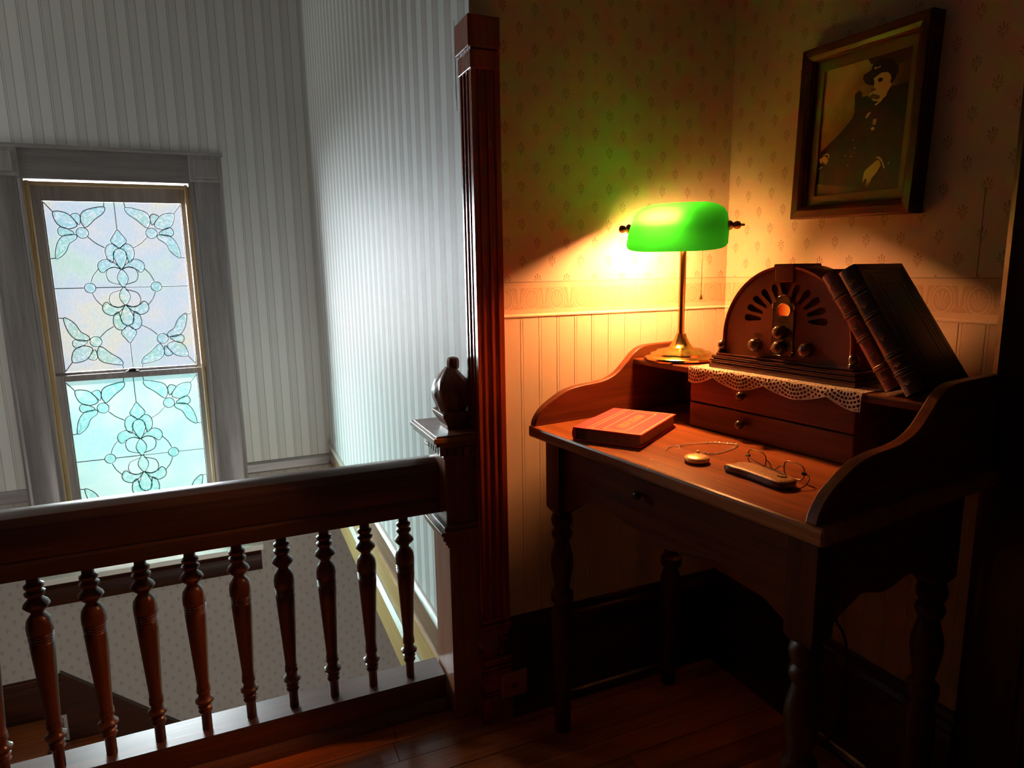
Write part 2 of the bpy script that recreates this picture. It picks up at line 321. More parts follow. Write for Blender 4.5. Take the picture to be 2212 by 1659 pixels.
# ------------------------------------------------------------------ mesh helpers
class MB:
    def __init__(s): s.v = []; s.f = []; s.mi = []; s.cur = 0
    def add(s, vs, fs):
        b = len(s.v); s.v += [tuple(v) for v in vs]; s.f += [tuple(b + i for i in f) for f in fs]; s.mi += [s.cur] * len(fs); return s
    def box(s, x0, x1, y0, y1, z0, z1):
        v = [(x, y, z) for z in (z0, z1) for y in (y0, y1) for x in (x0, x1)]
        return s.add(v, [(0, 2, 3, 1), (4, 5, 7, 6), (0, 1, 5, 4), (2, 6, 7, 3), (0, 4, 6, 2), (1, 3, 7, 5)])
    def loft(s, rings, close=True, caps=True):
        n = len(rings[0]); vs = [p for r in rings for p in r]; fs = []
        for i in range(len(rings) - 1):
            for j in range(n if close else n - 1):
                k = (j + 1) % n; fs.append((i * n + j, i * n + k, (i + 1) * n + k, (i + 1) * n + j))
        if caps: fs.append(tuple(range(n - 1, -1, -1))); fs.append(tuple((len(rings) - 1) * n + j for j in range(n)))
        return s.add(vs, fs)
    def lathe(s, prof, c=(0, 0, 0), n=20, axis='z', sx=1., sy=1., flute=0, fl=0.):
        rings = []
        for r, h in prof:
            ring = []
            for j in range(n):
                a = 2 * PI * j / n; rr = r * (1 + fl * math.cos(flute * a)) if flute else r
                p = (rr * math.cos(a) * sx, rr * math.sin(a) * sy, h)
                if axis == 'x': p = (p[2], p[0], p[1])
                elif axis == 'y': p = (p[1], p[2], p[0])
                elif axis == '-y': p = (p[0], -p[2], p[1])
                ring.append((p[0] + c[0], p[1] + c[1], p[2] + c[2]))
            rings.append(ring)
        return s.loft(rings)
    def prism(s, poly, plane, d0, d1):
        """poly in 2D; plane 'xz' extrudes along y, 'yz' along x, 'xy' along z"""
        def P(a, b, d): return {'xz': (a, d, b), 'yz': (d, a, b), 'xy': (a, b, d)}[plane]
        return s.loft([[P(a, b, d0) for a, b in poly], [P(a, b, d1) for a, b in poly]])
    def tube(s, pts, r, n=6, closed=False, caps=True):
        pts = [Vector(p) for p in pts]; m = len(pts); rings = []; prev = None
        for i, p in enumerate(pts):
            if closed: t = pts[(i + 1) % m] - pts[i - 1]
            else: t = pts[min(i + 1, m - 1)] - pts[max(i - 1, 0)]
            if t.length < 1e-9: t = Vector((0, 0, 1))
            t.normalize()
            if prev is None:
                a = Vector((0, 0, 1)) if abs(t.z) < .9 else Vector((1, 0, 0)); nx = t.cross(a).normalized()
            else:
                nx = (prev - t * prev.dot(t)); nx = nx.normalized() if nx.length > 1e-6 else prev
            prev = nx; by = t.cross(nx); rr = r[i] if isinstance(r, (list, tuple)) else r
            rings.append([p + (nx * math.cos(2 * PI * j / n) + by * math.sin(2 * PI * j / n)) * rr for j in range(n)])
        if closed: rings.append(rings[0]); return s.loft(rings, caps=False)
        return s.loft(rings, caps=caps)
    def build(s, name, mat, parent=None, smooth=None, bevel=0., loc=None, rot=None, solid=0., label=None, kind=None):
        me = bpy.data.meshes.new(name); me.from_pydata(s.v, [], s.f)
        for m in (mat if isinstance(mat, (list, tuple)) else [mat]): me.materials.append(MT[m])
        if any(s.mi): me.polygons.foreach_set('material_index', s.mi)
        bm = bmesh.new(); bm.from_mesh(me); bmesh.ops.recalc_face_normals(bm, faces=bm.faces); bm.to_mesh(me); bm.free()
        if smooth is not None:
            me.polygons.foreach_set('use_smooth', [True] * len(me.polygons)); me.set_sharp_from_angle(angle=math.radians(smooth))
        o = bpy.data.objects.new(name, me); COL.objects.link(o)
        if parent is not None: o.parent = parent
        if loc: o.location = loc
        if rot: o.rotation_euler = rot
        if solid:
            md = o.modifiers.new('thickness', 'SOLIDIFY'); md.thickness = solid; md.offset = 0
        if bevel:
            md = o.modifiers.new('bevel', 'BEVEL'); md.width = bevel; md.segments = 2; md.limit_method = 'ANGLE'; md.angle_limit = math.radians(40)
        if label: o['label'] = label
        if kind: o['kind'] = kind
        return o
def copy_part(o, parent, loc=None):
    c = o.copy(); COL.objects.link(c); c.parent = parent
    if loc is not None: c.location = loc
    for ch in list(o.children): copy_part(ch, c)
    return c
def thing(name, label, cat, loc=(0, 0, 0), rz=0., group=None, rot=None):
    o = bpy.data.objects.new(name, None); COL.objects.link(o); o.empty_display_size = .05
    o.location = loc; o.rotation_euler = rot if rot else (0, 0, rz)
    o['label'] = label; o['category'] = cat
    if group: o['group'] = group
    return o
def tag(o, label, cat):
    o['label'] = label; o['category'] = cat; return o
def struct(name, label=None):
    o = bpy.data.objects.new(name, None); COL.objects.link(o); o['kind'] = 'structure'
    if label: o['label'] = label
    return o
def B(*a): return MB().box(*a)
def crom(p, n=6, closed=True):
    out = []; m = len(p)
    for i in range(m if closed else m - 1):
        if closed: a, b, c, d = p[i - 1], p[i], p[(i + 1) % m], p[(i + 2) % m]
        else: a, b, c, d = p[max(i - 1, 0)], p[i], p[i + 1], p[min(i + 2, m - 1)]
        for k in range(n):
            t = k / n
            out.append(tuple(.5 * (2 * b[q] + (c[q] - a[q]) * t + (2 * a[q] - 5 * b[q] + 4 * c[q] - d[q]) * t * t + (3 * b[q] - a[q] - 3 * c[q] + d[q]) * t ** 3) for q in range(len(b))))
    if not closed: out.append(tuple(p[-1]))
    return out
def hollow(outer, holes, depth0, depth1, plane_fn):
    """flat sheet with holes, given thickness; returns MB"""
    bm = bmesh.new(); loops = []
    for lp in [outer] + holes:
        vs = [bm.verts.new((a, b, 0)) for a, b in lp]
        es = [bm.edges.new((vs[i], vs[(i + 1) % len(vs)])) for i in range(len(vs))]; loops.append((vs, es))
    bmesh.ops.triangle_fill(bm, use_beauty=True, use_dissolve=False, edges=[e for l in loops for e in l[1]])
    bm.verts.index_update(); mb = MB()
    vs = [(v.co.x, v.co.y) for v in bm.verts]; fs = [tuple(v.index for v in f.verts) for f in bm.faces]
    mb.add([plane_fn(a, b, depth0) for a, b in vs], fs); mb.add([plane_fn(a, b, depth1) for a, b in vs], fs)
    for lp in [outer] + holes:
        n = len(lp); mb.add([plane_fn(a, b, d) for d in (depth0, depth1) for a, b in lp], [(i, (i + 1) % n, n + (i + 1) % n, n + i) for i in range(n)])
    bm.free(); return mb

# ================================================================== SETTING
YW = 1.517; XR = 1.322; XS = .555; YN = 4.485; CEIL = 3.0
# upper floor with boards
fl = B(-2.3, 2.7, -1.6, 1.70, -.30, -.016).build('floor', 'dark_x'); fl['kind'] = 'structure'
MB().box(XS + .10, 2.7, 1.70, YN, -.385, -.02).build('subfloor', 'drab', fl)
rows = 0; y = -.35
while y < 1.60:
    w = .072; y1 = min(y + w, 1.64); x = -1.35 - random.random() * .9
    while x < 1.32:
        L = .75 + random.random() * .8; x1 = min(x + L, 1.32)
        if x1 > -1.35 and x1 - x > .02:
            dz = random.uniform(-.0004, .0004)
            MB().box(x + .0008, x1 - .0008, y + .0009, y1 - .0009, -.016, dz).build('floor_board', 'floor', fl)
        x = x1
    y = y1
B(-2.3, 2.7, -1.6, YN, CEIL, CEIL + .1).build('ceiling', 'plaster')['kind'] = 'structure'
# lamp wall (back of the alcove) and picture wall (right)
wb_ = B(XS + .0005, 1.42, YW, YW + .09, 0, CEIL).build('wall_back', 'paper_back'); wb_['kind'] = 'structure'
wr_ = B(XR, XR + .1, -1.6, YW + .09, 0, CEIL).build('wall_right', 'paper_right'); wr_['kind'] = 'structure'
# beaded boards of the wainscot, one object each, over a dark recess
B(.60, XR, YW - .001, YW, .27, 1.089).build('board_recess', 'gap', wb_)
B(XR - .001, XR, .62, YW, .27, 1.089).build('board_recess', 'gap', wr_)
def board(ax):
    m = MB(); w = .0515; t = .0045
    pr_ = [(.0004, 0), (.0004, t - .0008), (.0010, t), (.0062, t), (.0070, t - .0007), (.0078, t), (w - .0010, t), (w - .0004, t - .0008), (w - .0004, 0)]
    if ax == 'x': m.loft([[(a, -b, z) for a, b in pr_] for z in (.275, 1.086)])
    else: m.loft([[(-b, -a, z) for a, b in pr_] for z in (.275, 1.086)])
    return m
bx = [.6178 + .0515 * k for k in range(14)]
b0 = board('x').build('wainscot_board', 'board', wb_, loc=(bx[0], YW, 0))
for x in bx[1:14]: copy_part(b0, wb_, (x, YW, 0))
by = [1.5120 - .0515 * k for k in range(15)]
b1 = board('y').build('wainscot_board', 'board', wr_, loc=(XR, by[0], 0))
for y in by[1:15]: copy_part(b1, wr_, (XR, y, 0))
MB().loft([[(x, YW - a, b) for a, b in ((0, 1.084), (.0062, 1.084), (.0068, 1.087), (.004, 1.0905), (0, 1.0915))] for x in (.618, XR)]).build('wainscot_cap', 'board', wb_)
MB().loft([[(XR - a, y, b) for a, b in ((0, 1.084), (.0062, 1.084), (.0068, 1.087), (.004, 1.0905), (0, 1.0915))] for y in (.765, YW)]).build('wainscot_cap', 'board', wr_)
# baseboards
bp = [(0, 0), (.022, 0), (.022, .22), (.019, .232), (.021, .24), (.016, .252), (.011, .258), (.009, .272), (.004, .281), (0, .283)]
sh_ = [(.022, 0), (.036, 0), (.035, .012), (.029, .022), (.022, .025)]
o = MB().loft([[(x, YW - a, b) for a, b in bp] for x in (.60, XR)]).build('baseboard_back', 'dark_x'); o['kind'] = 'structure'
MB().loft([[(x, YW - a, b) for a, b in sh_] for x in (.62, XR)]).build('shoe_moulding', 'dark_x', o)
o = MB().loft([[(XR - a, y, b) for a, b in bp] for y in (.765, YW)]).build('baseboard_right', 'dark_y'); o['kind'] = 'structure'
MB().loft([[(XR - a, y, b) for a, b in sh_] for y in (.765, YW)]).build('shoe_moulding', 'dark_y', o)
# door casing at the right edge
d = struct('door_1', 'dark door with wide casing at the right edge of the picture wall')
cp_ = [(.762, 0), (.762, .020), (.750, .026), (.742, .024), (.735, .020), (.66, .020), (.65, .026), (.64, .026), (.635, 0)]
MB().loft([[(XR - b, a, z) for a, b in cp_] for z in (0, 2.05)]).build('door_casing', 'dark_z', d, smooth=30)
B(XR - .024, XR, -.20, .765, 2.05, 2.19).build('head_casing', 'dark_y', d)
dr = MB().box(XR - .012, XR, -.15, .636, 0, 2.05)
dr.build('door_leaf', 'dark_z', d)
# corner post (trim) at the end of the stair partition
cpst = struct('trim_1', 'tall reddish wooden corner post between stair wall and lamp wall')
def flut(x0, x1, y0, y1):
    fl_ = [(0, 0), (.10, 0), (.13, .004), (.22, .004), (.25, .001), (.33, .001), (.36, .005), (.52, .005), (.55, .001), (.63, .001), (.66, .004), (.78, .004), (.82, 0), (1, 0)]
    front = [(x0 + (x1 - x0) * t, y0 + dd) for t, dd in fl_]
    left = [(x0 + dd, y1 + (y0 - y1) * t) for t, dd in fl_]
    return left[:-1] + front + [(x1, YW), (XS + .001, YW), (XS + .001, y1)]
ring = flut(.547, .618, 1.493, 1.575)
MB().loft([[(a, b, z) for a, b in ring] for z in (.295, 1.655)]).build('post_shaft', 'post', cpst, smooth=35)
blk = MB().box(.545, .618, 1.490, 1.578, 1.655, 1.695).box(.540, .618, 1.487, 1.58, 1.70, 1.768)
blk.box(.548, .616, 1.494, 1.575, 1.69, 1.705).build('head_block', 'post', cpst, bevel=.0018)
tc_ = MB()
for z0, z1, e in ((.0, .075, .012), (.075, .082, .007), (.09, .118, .006), (.122, .15, .010), (.155, .162, .013), (.166, .175, .009), (.178, .186, .013), (.262, .270, .010), (.273, .283, .013), (.286, .296, .007)):
    tc_.box(.549 - e, .614 + e * .5, 1.497 - e, 1.575, z0, z1)
tc_.box(.549, .614, 1.497, 1.575, 0, .296).build('plinth_block', 'post', cpst, bevel=.0015)
# carved diamond on the plinth's stair side and front
dm = MB().add([(.548, 1.497 + .035, .222 + .032), (.548, 1.497 + .062, .222), (.548, 1.497 + .035, .222 - .032), (.548, 1.497 + .006, .222), (.536, 1.497 + .034, .222)], [(0, 1, 4), (1, 2, 4), (2, 3, 4), (3, 0, 4)])
dm.add([(.58, 1.497, .254), (.610, 1.497, .222), (.58, 1.497, .19), (.552, 1.497, .222), (.58, 1.484, .222)], [(0, 1, 4), (1, 2, 4), (2, 3, 4), (3, 0, 4)])
dm.build('carved_diamond', 'newel', cpst)
# stair partition (striped) and its stepped skirt boards down to the beam
ws = B(XS, XS + .10, YW + .0005, YN, .07, CEIL).build('wall_stair', 'stripe_stair'); ws['kind'] = 'structure'
sk = struct('trim_2', 'stepped wooden fascia boards below the striped stair wall')
MB().loft([[(XS - a, y, b) for a, b in ((-.05, .045), (.016, .045), (.020, .055), (.016, .066), (.006, .074), (-.05, .074))] for y in (1.60, YN)]).build('cap_moulding', 'skirt_cream', sk, smooth=40)
B(XS - .012, XS + .10, 1.60, YN, -.07, .046).build('upper_board', 'skirt_brown', sk)
B(XS - .020, XS + .10, 1.60, YN, -.185, -.0705).build('middle_board', 'skirt_yellow', sk)
MB().loft([[(XS - a, y, b) for a, b in ((-.05, -.235), (.032, -.235), (.036, -.222), (.030, -.212), (.034, -.203), (.026, -.19), (-.05, -.186))] for y in (1.60, YN)]).build('bead_moulding', 'skirt_cream', sk, smooth=40)
B(XS - .028, XS + .10, 1.60, YN, -.39, -.2355).build('lower_board', 'skirt_yellow', sk)
MB().tube([(XS - .0003, 1.626, 1.80), (XS - .0003, 1.622, 1.70), (XS - .0003, 1.622, 1.635), (XS - .0003, 1.619, 1.590)], [.0003, .0009, .0012, .0004], 5).build('paper_crack', 'gap', ws)
B(XR - .0008, XR, .8195, .8208, 1.174, 1.34).build('paper_seam', 'gap', wr_)
# window wall with an opening
wx0, wx1, wz0, wz1 = -.995, -.155, -.54, 1.762
ww = MB()
ww.box(-2.4, wx0, YN, YN + .16, -.03, CEIL).box(wx1, 2.7, YN, YN + .16, -.03, CEIL).box(wx0, wx1, YN, YN + .16, wz1, CEIL)
wwo = ww.build('wall_window', 'stripe_win'); wwo['kind'] = 'structure'
wl2 = MB().box(-2.4, wx0, YN, YN + .16, -3.1, -.03).box(wx1, 2.7, YN, YN + .16, -3.1, -.03).box(wx0, wx1, YN, YN + .16, -3.1, wz0)
wl2 = wl2.build('wall_lower', 'paper_low'); wl2['kind'] = 'structure'
t3 = MB().loft([[(x, YN - a, b) for a, b in ((0, -.082), (.012, -.082), (.018, -.07), (.018, -.022), (.012, -.008), (0, -.006))] for x in (.02, XS)]).build('trim_3', 'casing_x'); t3['kind'] = 'structure'
t4 = MB().loft([[(x, YN - a, b) for a, b in ((0, -.082), (.012, -.082), (.018, -.07), (.018, -.022), (.012, -.008), (0, -.006))] for x in (-2.3, -1.165)]).build('trim_4', 'casing_x'); t4['kind'] = 'structure'
B(-2.4, -2.3, -1.6, YN, -3.1, CEIL).build('wall_left', 'drab')['kind'] = 'structure'
B(-2.4, 1.42, -1.7, -1.6, -3.1, CEIL).build('wall_front', 'drab')['kind'] = 'structure'
B(2.7, 2.8, -1.7, YN + .16, -3.1, CEIL).build('wall_hall', 'drab')['kind'] = 'structure'
B(-2.4, 2.8, -1.7, YN + .16, -3.2, -3.1).build('floor_lower', 'drab')['kind'] = 'structure'
# landing, its baseboard, the skirt of the flight that goes down to the right, and its treads
st = struct('floor_landing', 'dark stair landing and first steps below the window')
B(-2.3, -1.17, 3.2, YN, -1.52, -1.46).build('landing_boards', 'floor', st)
MB().loft([[(x, YN - a, -1.46 + b * .95) for a, b in bp] for x in (-2.3, -1.135)]).build('landing_baseboard', 'dark_x', st)
sl = .877
def skz(x, z): return z - sl * (x + 1.135)
MB().prism([(-1.135, -1.19), (1.2, skz(1.2, -1.19)), (1.2, skz(1.2, -1.80)), (-1.135, -1.80)], 'xz', YN - .022, YN).build('stair_skirt', 'dark_x', st)
MB().prism([(-1.135, -1.175), (1.2, skz(1.2, -1.175)), (1.2, skz(1.2, -1.205)), (-1.135, -1.205)], 'xz', YN - .034, YN).build('skirt_cap', 'dark_x', st)
for k in range(6):
    B(-1.19 + .215 * k, -.95 + .215 * k, 3.2, YN - .022, -1.46 - .188 * (k + 1) - .03, -1.46 - .188 * (k + 1)).build('tread', 'floor', st)
    B(-1.17 + .215 * k, -1.155 + .215 * k, 3.2, YN - .022, -1.46 - .188 * (k + 1), -1.46 - .188 * k - .0301).build('riser', 'dark_y', st)

# ------------------------------------------------------------------ window
win = struct('window_1', 'tall double-hung leaded glass window in a dark casing over the stairs')
GX = -.5725; HW = .3515
def casing(x0, x1):
    a = [(0, 0), (0, .022), (.012, .026), (.024, .022), (.034, .024), (.15, .024), (.158, .020), (.168, .024), (.18, .024), (.18, 0)]
    return MB().loft([[(x0 + (x1 - x0) * q / .18, YN - h, z) for q, h in a] for z in (-.54, 1.752)])
casing(.022, wx1 - .006).build('side_casing', 'casing_z', win, smooth=30)
casing(-1.167, wx0 + .006).build('side_casing', 'casing_z', win, smooth=30)
hd = MB().box(-1.0, -.15, YN - .026, YN, 1.741, 1.905)
hd.build('head_casing', 'casing_x', win)
for x0, x1 in ((-.155, .026), (-1.171, -.99)):
    MB().box(x0, x1, YN - .032, YN, 1.752, 1.905).box(x0 + .025, x1 - .025, YN - .038, YN - .03, 1.775, 1.882).build('corner_block', 'casing_z', win, bevel=.003)
MB().loft([[(x, YN - a, b) for a, b in ((0, 1.903), (.034, 1.903), (.042, 1.912), (.044, 1.922), (0, 1.924))] for x in (-1.18, .034)]).build('head_cap', 'casing_x', win)
# jambs and the pale stop beads
for x0, x1 in ((wx0, wx0 + .012), (wx1 - .012, wx1)): B(x0, x1, YN - .004, YN + .16, -.54, 1.762).build('jamb', 'stop_z', win)
B(wx0 + .012, wx1 - .012, YN - .004, YN + .16, 1.745, 1.762).build('head_jamb', 'stop_x', win)
for sx in (-1, 1):
    xc = GX - .005 + sx * .395
    MB().box(xc - .010, xc + .010, YN + .0, YN + .026, -.52, 1.735).box(xc - .013 + sx * .006, xc - .005 + sx * .006, YN - .005, YN + .001, -.52, 1.735).build('stop_bead', 'stop_z', win, bevel=.003)
B(GX - .39, GX + .385, YN, YN + .026, 1.712, 1.732).build('stop_bead', 'stop_x', win, bevel=.003)
# stool and apron
MB().prism([(-1.215, YN - .11), (.075, YN - .11), (.075, YN), (-.155, YN), (-.155, YN + .14), (-.995, YN + .14), (-.995, YN), (-1.215, YN)], 'xy', -.575, -.54).build('stool', 'stool_sunlit', win, bevel=.006)
MB().loft([[(x, YN - a, b) for a, b in ((0, -.575), (.085, -.575), (.080, -.59), (.055, -.61), (.034, -.63), (.030, -.66), (.030, -.73), (.024, -.742), (0, -.742))] for x in (-1.19, .060)]).build('sill_apron', 'dark_x', win, smooth=30)

U_ = lambda a, b: (a * HW, b * .49)
QUAD = dict(
    leaf1=[(-.153, .948), (-.168, .878), (-.30, .80), (-.428, .712), (-.475, .725), (-.505, .80), (-.47, .88), (-.36, .922)],
    leaf2=[(-.874, .881), (-.70, .872), (-.60, .80), (-.565, .722), (-.70, .69), (-.835, .745)],
    leaf3=[(-.921, .352), (-.875, .52), (-.76, .62), (-.60, .625), (-.60, .575), (-.70, .52), (-.76, .43), (-.84, .37)],
    sm1=[(-.60, .80), (-.64, .845), (-.56, .872), (-.508, .835), (-.53, .74)],
    sm2=[(-.62, .634), (-.80, .61), (-.845, .66), (-.80, .712), (-.70, .69)],
    lobe=[(-.02, .468), (-.09, .518), (-.17, .503), (-.213, .43), (-.19, .34), (-.12, .295), (-.098, .37), (-.07, .44)],
    petal=[(-.004, .214), (-.10, .295), (-.212, .338), (-.31, .31), (-.346, .256), (-.32, .195), (-.267, .178), (-.215, .215), (-.10, .24)])
CENT = dict(
    bud=[(0, .682), (-.06, .625), (-.115, .56), (-.09, .517), (0, .472), (.09, .517), (.115, .56), (.06, .625)],
    tear=[(0, .464), (-.07, .44), (-.1, .378), (-.07, .30), (0, .214), (.07, .30), (.1, .378), (.07, .44)],
    ves=[(0, .214), (-.058, .165), (-.082, .11), (-.058, .05), (0, 0), (.058, .05), (.082, .11), (.058, .165)])
SHARP = {'leaf1': 0, 'leaf2': 0, 'leaf3': 0}
def inset(poly, d):
    n = len(poly); ar = sum(poly[i][0] * poly[(i + 1) % n][1] - poly[(i + 1) % n][0] * poly[i][1] for i in range(n)); sg = 1 if ar > 0 else -1
    out = []
    for i in range(n):
        ax, ay = poly[i - 1]; bx_, by_ = poly[(i + 1) % n]; tx, ty = bx_ - ax, by_ - ay; L = math.hypot(tx, ty) or 1
        out.append((poly[i][0] - ty / L * d * sg, poly[i][1] + tx / L * d * sg))
    return out
def bevel_piece(poly, d=.007):
    inn = inset(poly, d); n = len(poly); m = MB()
    m.add([(a, -.003, b) for a, b in poly] + [(a, -.007, b) for a, b in inn] + [(a, .003, b) for a, b in poly],
          [(i, (i + 1) % n, n + (i + 1) % n, n + i) for i in range(n)] + [tuple(range(n, 2 * n))])
    return m
def circ(cx, cy, r, n=20): return [(cx + r * math.cos(2 * PI * i / n), cy + r * math.sin(2 * PI * i / n)) for i in range(n)]
def sash(name, zc, yoff, pane, top_rail, bot_rail):
    s = bpy.data.objects.new(name, None); COL.objects.link(s); s.parent = win; s.location = (GX, YN + yoff, zc)
    hw, hh = HW, .49
    fr = MB()
    for sx in (-1, 1): fr.box(min(sx * hw, sx * (hw + .066)), max(sx * hw, sx * (hw + .066)), -.018, .004, -hh - bot_rail, hh + top_rail)
    fr.box(-hw, hw, -.018, .004, hh, hh + top_rail).box(-hw, hw, -.018, .004, -hh - bot_rail, -hh)
    # stepped inner lip
    for sx in (-1, 1): fr.box(min(sx * hw, sx * (hw - .006)), max(sx * hw, sx * (hw - .006)), -.008, -.001, -hh, hh)
    fr.build('sash_frame', 'casing_z', s, bevel=.003)
    for x0, x1, z0, z1 in ((-hw, 0, 0, hh), (0, hw, 0, hh), (-hw, 0, -hh, 0), (0, hw, -hh, 0)):
        MB().add([(x0, 0, z0), (x1, 0, z0), (x1, 0, z1), (x0, 0, z1)], [(0, 1, 2, 3)]).build('glass_pane', pane, s)
    came = MB(); R = .0026
    def line(p): came.tube([(a, -.003, b) for a, b in p], R, 5)
    def loop(p): came.tube([(a, -.003, b) for a, b in p], R, 5, closed=True)
    for sx in (-1, 1):
        for sz in (-1, 1):
            for k, q in QUAD.items():
                p = crom([U_(a, b) for a, b in q], 4); p = [(-sx * a, sz * b) for a, b in p]
                bevel_piece(p, .006 if k.startswith('sm') else .008).build('bevel_petal', 'bevel', s); loop(p)
            j = circ(sx * .503 * hw, sz * .645 * hh, .031); bevel_piece(j, .009).build('glass_jewel', 'bevel', s); loop(j)
            f = lambda L, n=5: [(sx * a * hw, sz * b * hh) for a, b in (crom(L, n, False) if len(L) > 2 else L)]
            line(f([(.43, .597), (.33, .525), (.208, .47)])); line(f([(1, 1), (.874, .881)])); line(f([(1, .345), (.921, .352)]))
            line(f([(.145, 1.0), (.153, .948)])); line(f([(.336, .225), (.42, .15), (.47, .065)]))
            line(f([(0, .214), (.10, .243), (.19, .225), (.236, .16), (.20, .075), (.085, .040), (.03, .035)]))
        j = circ(sx * .49 * hw, 0, .029); bevel_piece(j, .009).build('glass_jewel', 'bevel', s); loop(j)
        line([(sx * hw, 0), (sx * .573 * hw, 0)]); line([(sx * .408 * hw, 0), (0, 0)])
    for sz in (-1, 1):
        for k, q in CENT.items():
            p = crom([U_(a, b * sz) for a, b in q], 4); bevel_piece(p, .008).build('bevel_petal', 'bevel', s); loop(p)
        line([(0, sz * hh), (0, sz * .682 * hh)])
    came.build('lead_cames', 'lead', s, smooth=60)
    return s
s1 = sash('upper_sash', 1.142, .075, 'pane_up', .10, .034)
s2 = sash('lower_sash', .112, .040, 'pane_low', .036, .15)
MB().box(-.035, .035, -.03, .012, .528, .533).lathe([(.022, .533), (.024, .540), (.018, .547), (.006, .549)], (0, -.008, 0), 14).build('sash_lock', 'black_metal', s2, bevel=.002)

# ------------------------------------------------------------------ outdoors beyond the window
g = B(-16, 16, YN + .4, 34, -3.6, -3.5).build('ground', 'grass'); g['kind'] = 'structure'
# ================================================================== BALUSTRADE
bal = thing('balustrade', 'dark wooden stair railing with turned balusters along the stairwell edge', 'railing', (0, 1.648, 0))
hr = [(-.046, .572), (-.048, .580), (-.048, .606), (-.043, .614), (-.047, .622), (-.052, .640), (-.053, .665), (-.048, .690), (-.036, .706), (-.015, .714), (.015, .714), (.036, .706), (.048, .690), (.053, .665), (.052, .640), (.047, .622), (.043, .614), (.048, .606), (.048, .580), (.046, .572)]
MB().loft([[(x, a, b) for a, b in hr] for x in (-2.25, -1.0, 0.0, .4675)]).build('handrail', 'rail', bal, smooth=25)
shp = [(-.043, 0), (-.043, .086), (-.040, .096), (.050, .096), (.055, .088), (.055, 0)]
MB().loft([[(x, a, b) for a, b in shp] for x in (-2.25, -1.0, 0.0, .4675)]).build('base_rail', 'shoe', bal)
MB().loft([[(x, a, b) for a, b in ((-.043, 0), (-.064, 0), (-.062, .014), (-.054, .026), (-.043, .030))] for x in (-2.25, .4675)]).build('shoe_moulding', 'rail', bal)
h0, h1 = .096, .573
prof = [(0, .0112), (.09, .0112), (.095, .0135), (.105, .016), (.115, .0135), (.122, .013), (.13, .0165), (.138, .013), (.146, .014), (.158, .0205), (.168, .021), (.180, .014), (.195, .0125), (.205, .0125), (.21, .0155), (.225, .0155), (.232, .0140), (.238, .0155), (.245, .0140), (.262, .0138),
        (.42, .0175), (.58, .0215), (.648, .0230), (.654, .0206), (.661, .0234), (.667, .0208), (.674, .0237), (.680, .0210), (.687, .0240), (.693, .0214), (.700, .0243), (.735, .0246), (.765, .0225), (.785, .0165), (.797, .0120), (.806, .0125), (.818, .0185), (.836, .0250), (.850, .0225), (.868, .0145), (.878, .0135), (.888, .0185), (.900, .0195), (.909, .0140), (.915, .0135), (.924, .0180), (.936, .0185), (.945, .0130), (.95, .0122), (1, .0122)]
bm0 = MB().lathe([(r * 1.04, h0 + (h1 - h0) * f) for f, r in prof], n=18).build('baluster', 'baluster', bal, smooth=50)
xs = [.378 - .1027 * k for k in range(22)]
bm0.location = (xs[0], -.003, 0)
for x in xs[1:]: copy_part(bm0, bal, (x, -.003, 0))

# newel post against the stair wall
nw = thing('newel_post', 'square newel post with carved finial at the end of the stair railing', 'newel post', (.508, 1.61, 0))
Y0, Y1 = -.072, .075
MB().box(-.036, .046, Y0, Y1, 0, .515).build('lower_shaft', 'newel', nw, bevel=.003)
MB().box(-.040, .038, Y0 + .002, Y1 + .004, .55, .748).build('upper_shaft', 'newel', nw, bevel=.003)
cl = MB()
for z0, z1, e in ((.497, .507, .006), (.507, .52, .012), (.52, .536, .020), (.536, .546, .026), (.546, .556, .014)):
    cl.box(-.036 - e, .045 + .0, Y0 - e * .7, Y1 + e, z0, z1)
cl.build('collar', 'newel', nw, bevel=.002)
cpb = MB()
for z0, z1, e in ((.735, .742, .008), (.765, .772, .018), (.772, .782, .030), (.782, .795, .036), (.795, .799, .028)):
    cpb.box(-.038 - e, .046, Y0 - e * .7, Y1 + .012 + e * 1.4, z0, z1)
cpb.box(-.040, .045, Y0, Y1 + .02, .735, .775)
cpo = cpb.build('capital', 'newel', nw, bevel=.0015)
for k in range(6):
    yy = Y0 - .004 + k * .0205
    MB().box(-.054, -.038, yy, yy + .012, .744, .764).build('dentil', 'newel', cpo)
for k in range(4):
    xx = -.034 + k * .0205
    MB().box(xx, xx + .012, Y0 - .014, Y0 + .001, .744, .764).build('dentil', 'newel', cpo)
# finial: flared pedestal, carved dome, stub
pd_ = []
for z, x0, x1, a, b in ((.797, -.018, .045, -.036, .034), (.81, -.020, .045, -.038, .037), (.832, -.032, .045, -.047, .050), (.842, -.034, .045, -.048, .052), (.846, -.026, .045, -.042, .044)):
    pd_.append([(x0, a, z), (x1, a, z), (x1, b, z), (x0, b, z)])
MB().loft(pd_).build('finial_pedestal', 'newel', nw, bevel=.0015)
dome = []
for k in range(15):
    t = k / 14; z = .845 + .112 * t
    w = (.034 + .013 * math.sin(PI * min(1, t * 1.15)) ) * (1 - max(0, t - .62) ** 2 * 4.4)
    rg = []
    for j in range(40):
        a = 2 * PI * j / 40; rp = 1 + .045 * math.cos(9 * a + t * 5.0) + .02 * math.cos(18 * a - t * 9)
        c, s_ = math.cos(a), math.sin(a); q = (abs(c) ** 3 + abs(s_) ** 3) ** (-1 / 3)
        rg.append((.004 + c * q * w * rp * .96, s_ * q * w * rp * 1.08, z))
    dome.append(rg)
MB().loft(dome).build('carved_dome', 'newel', nw, smooth=40)
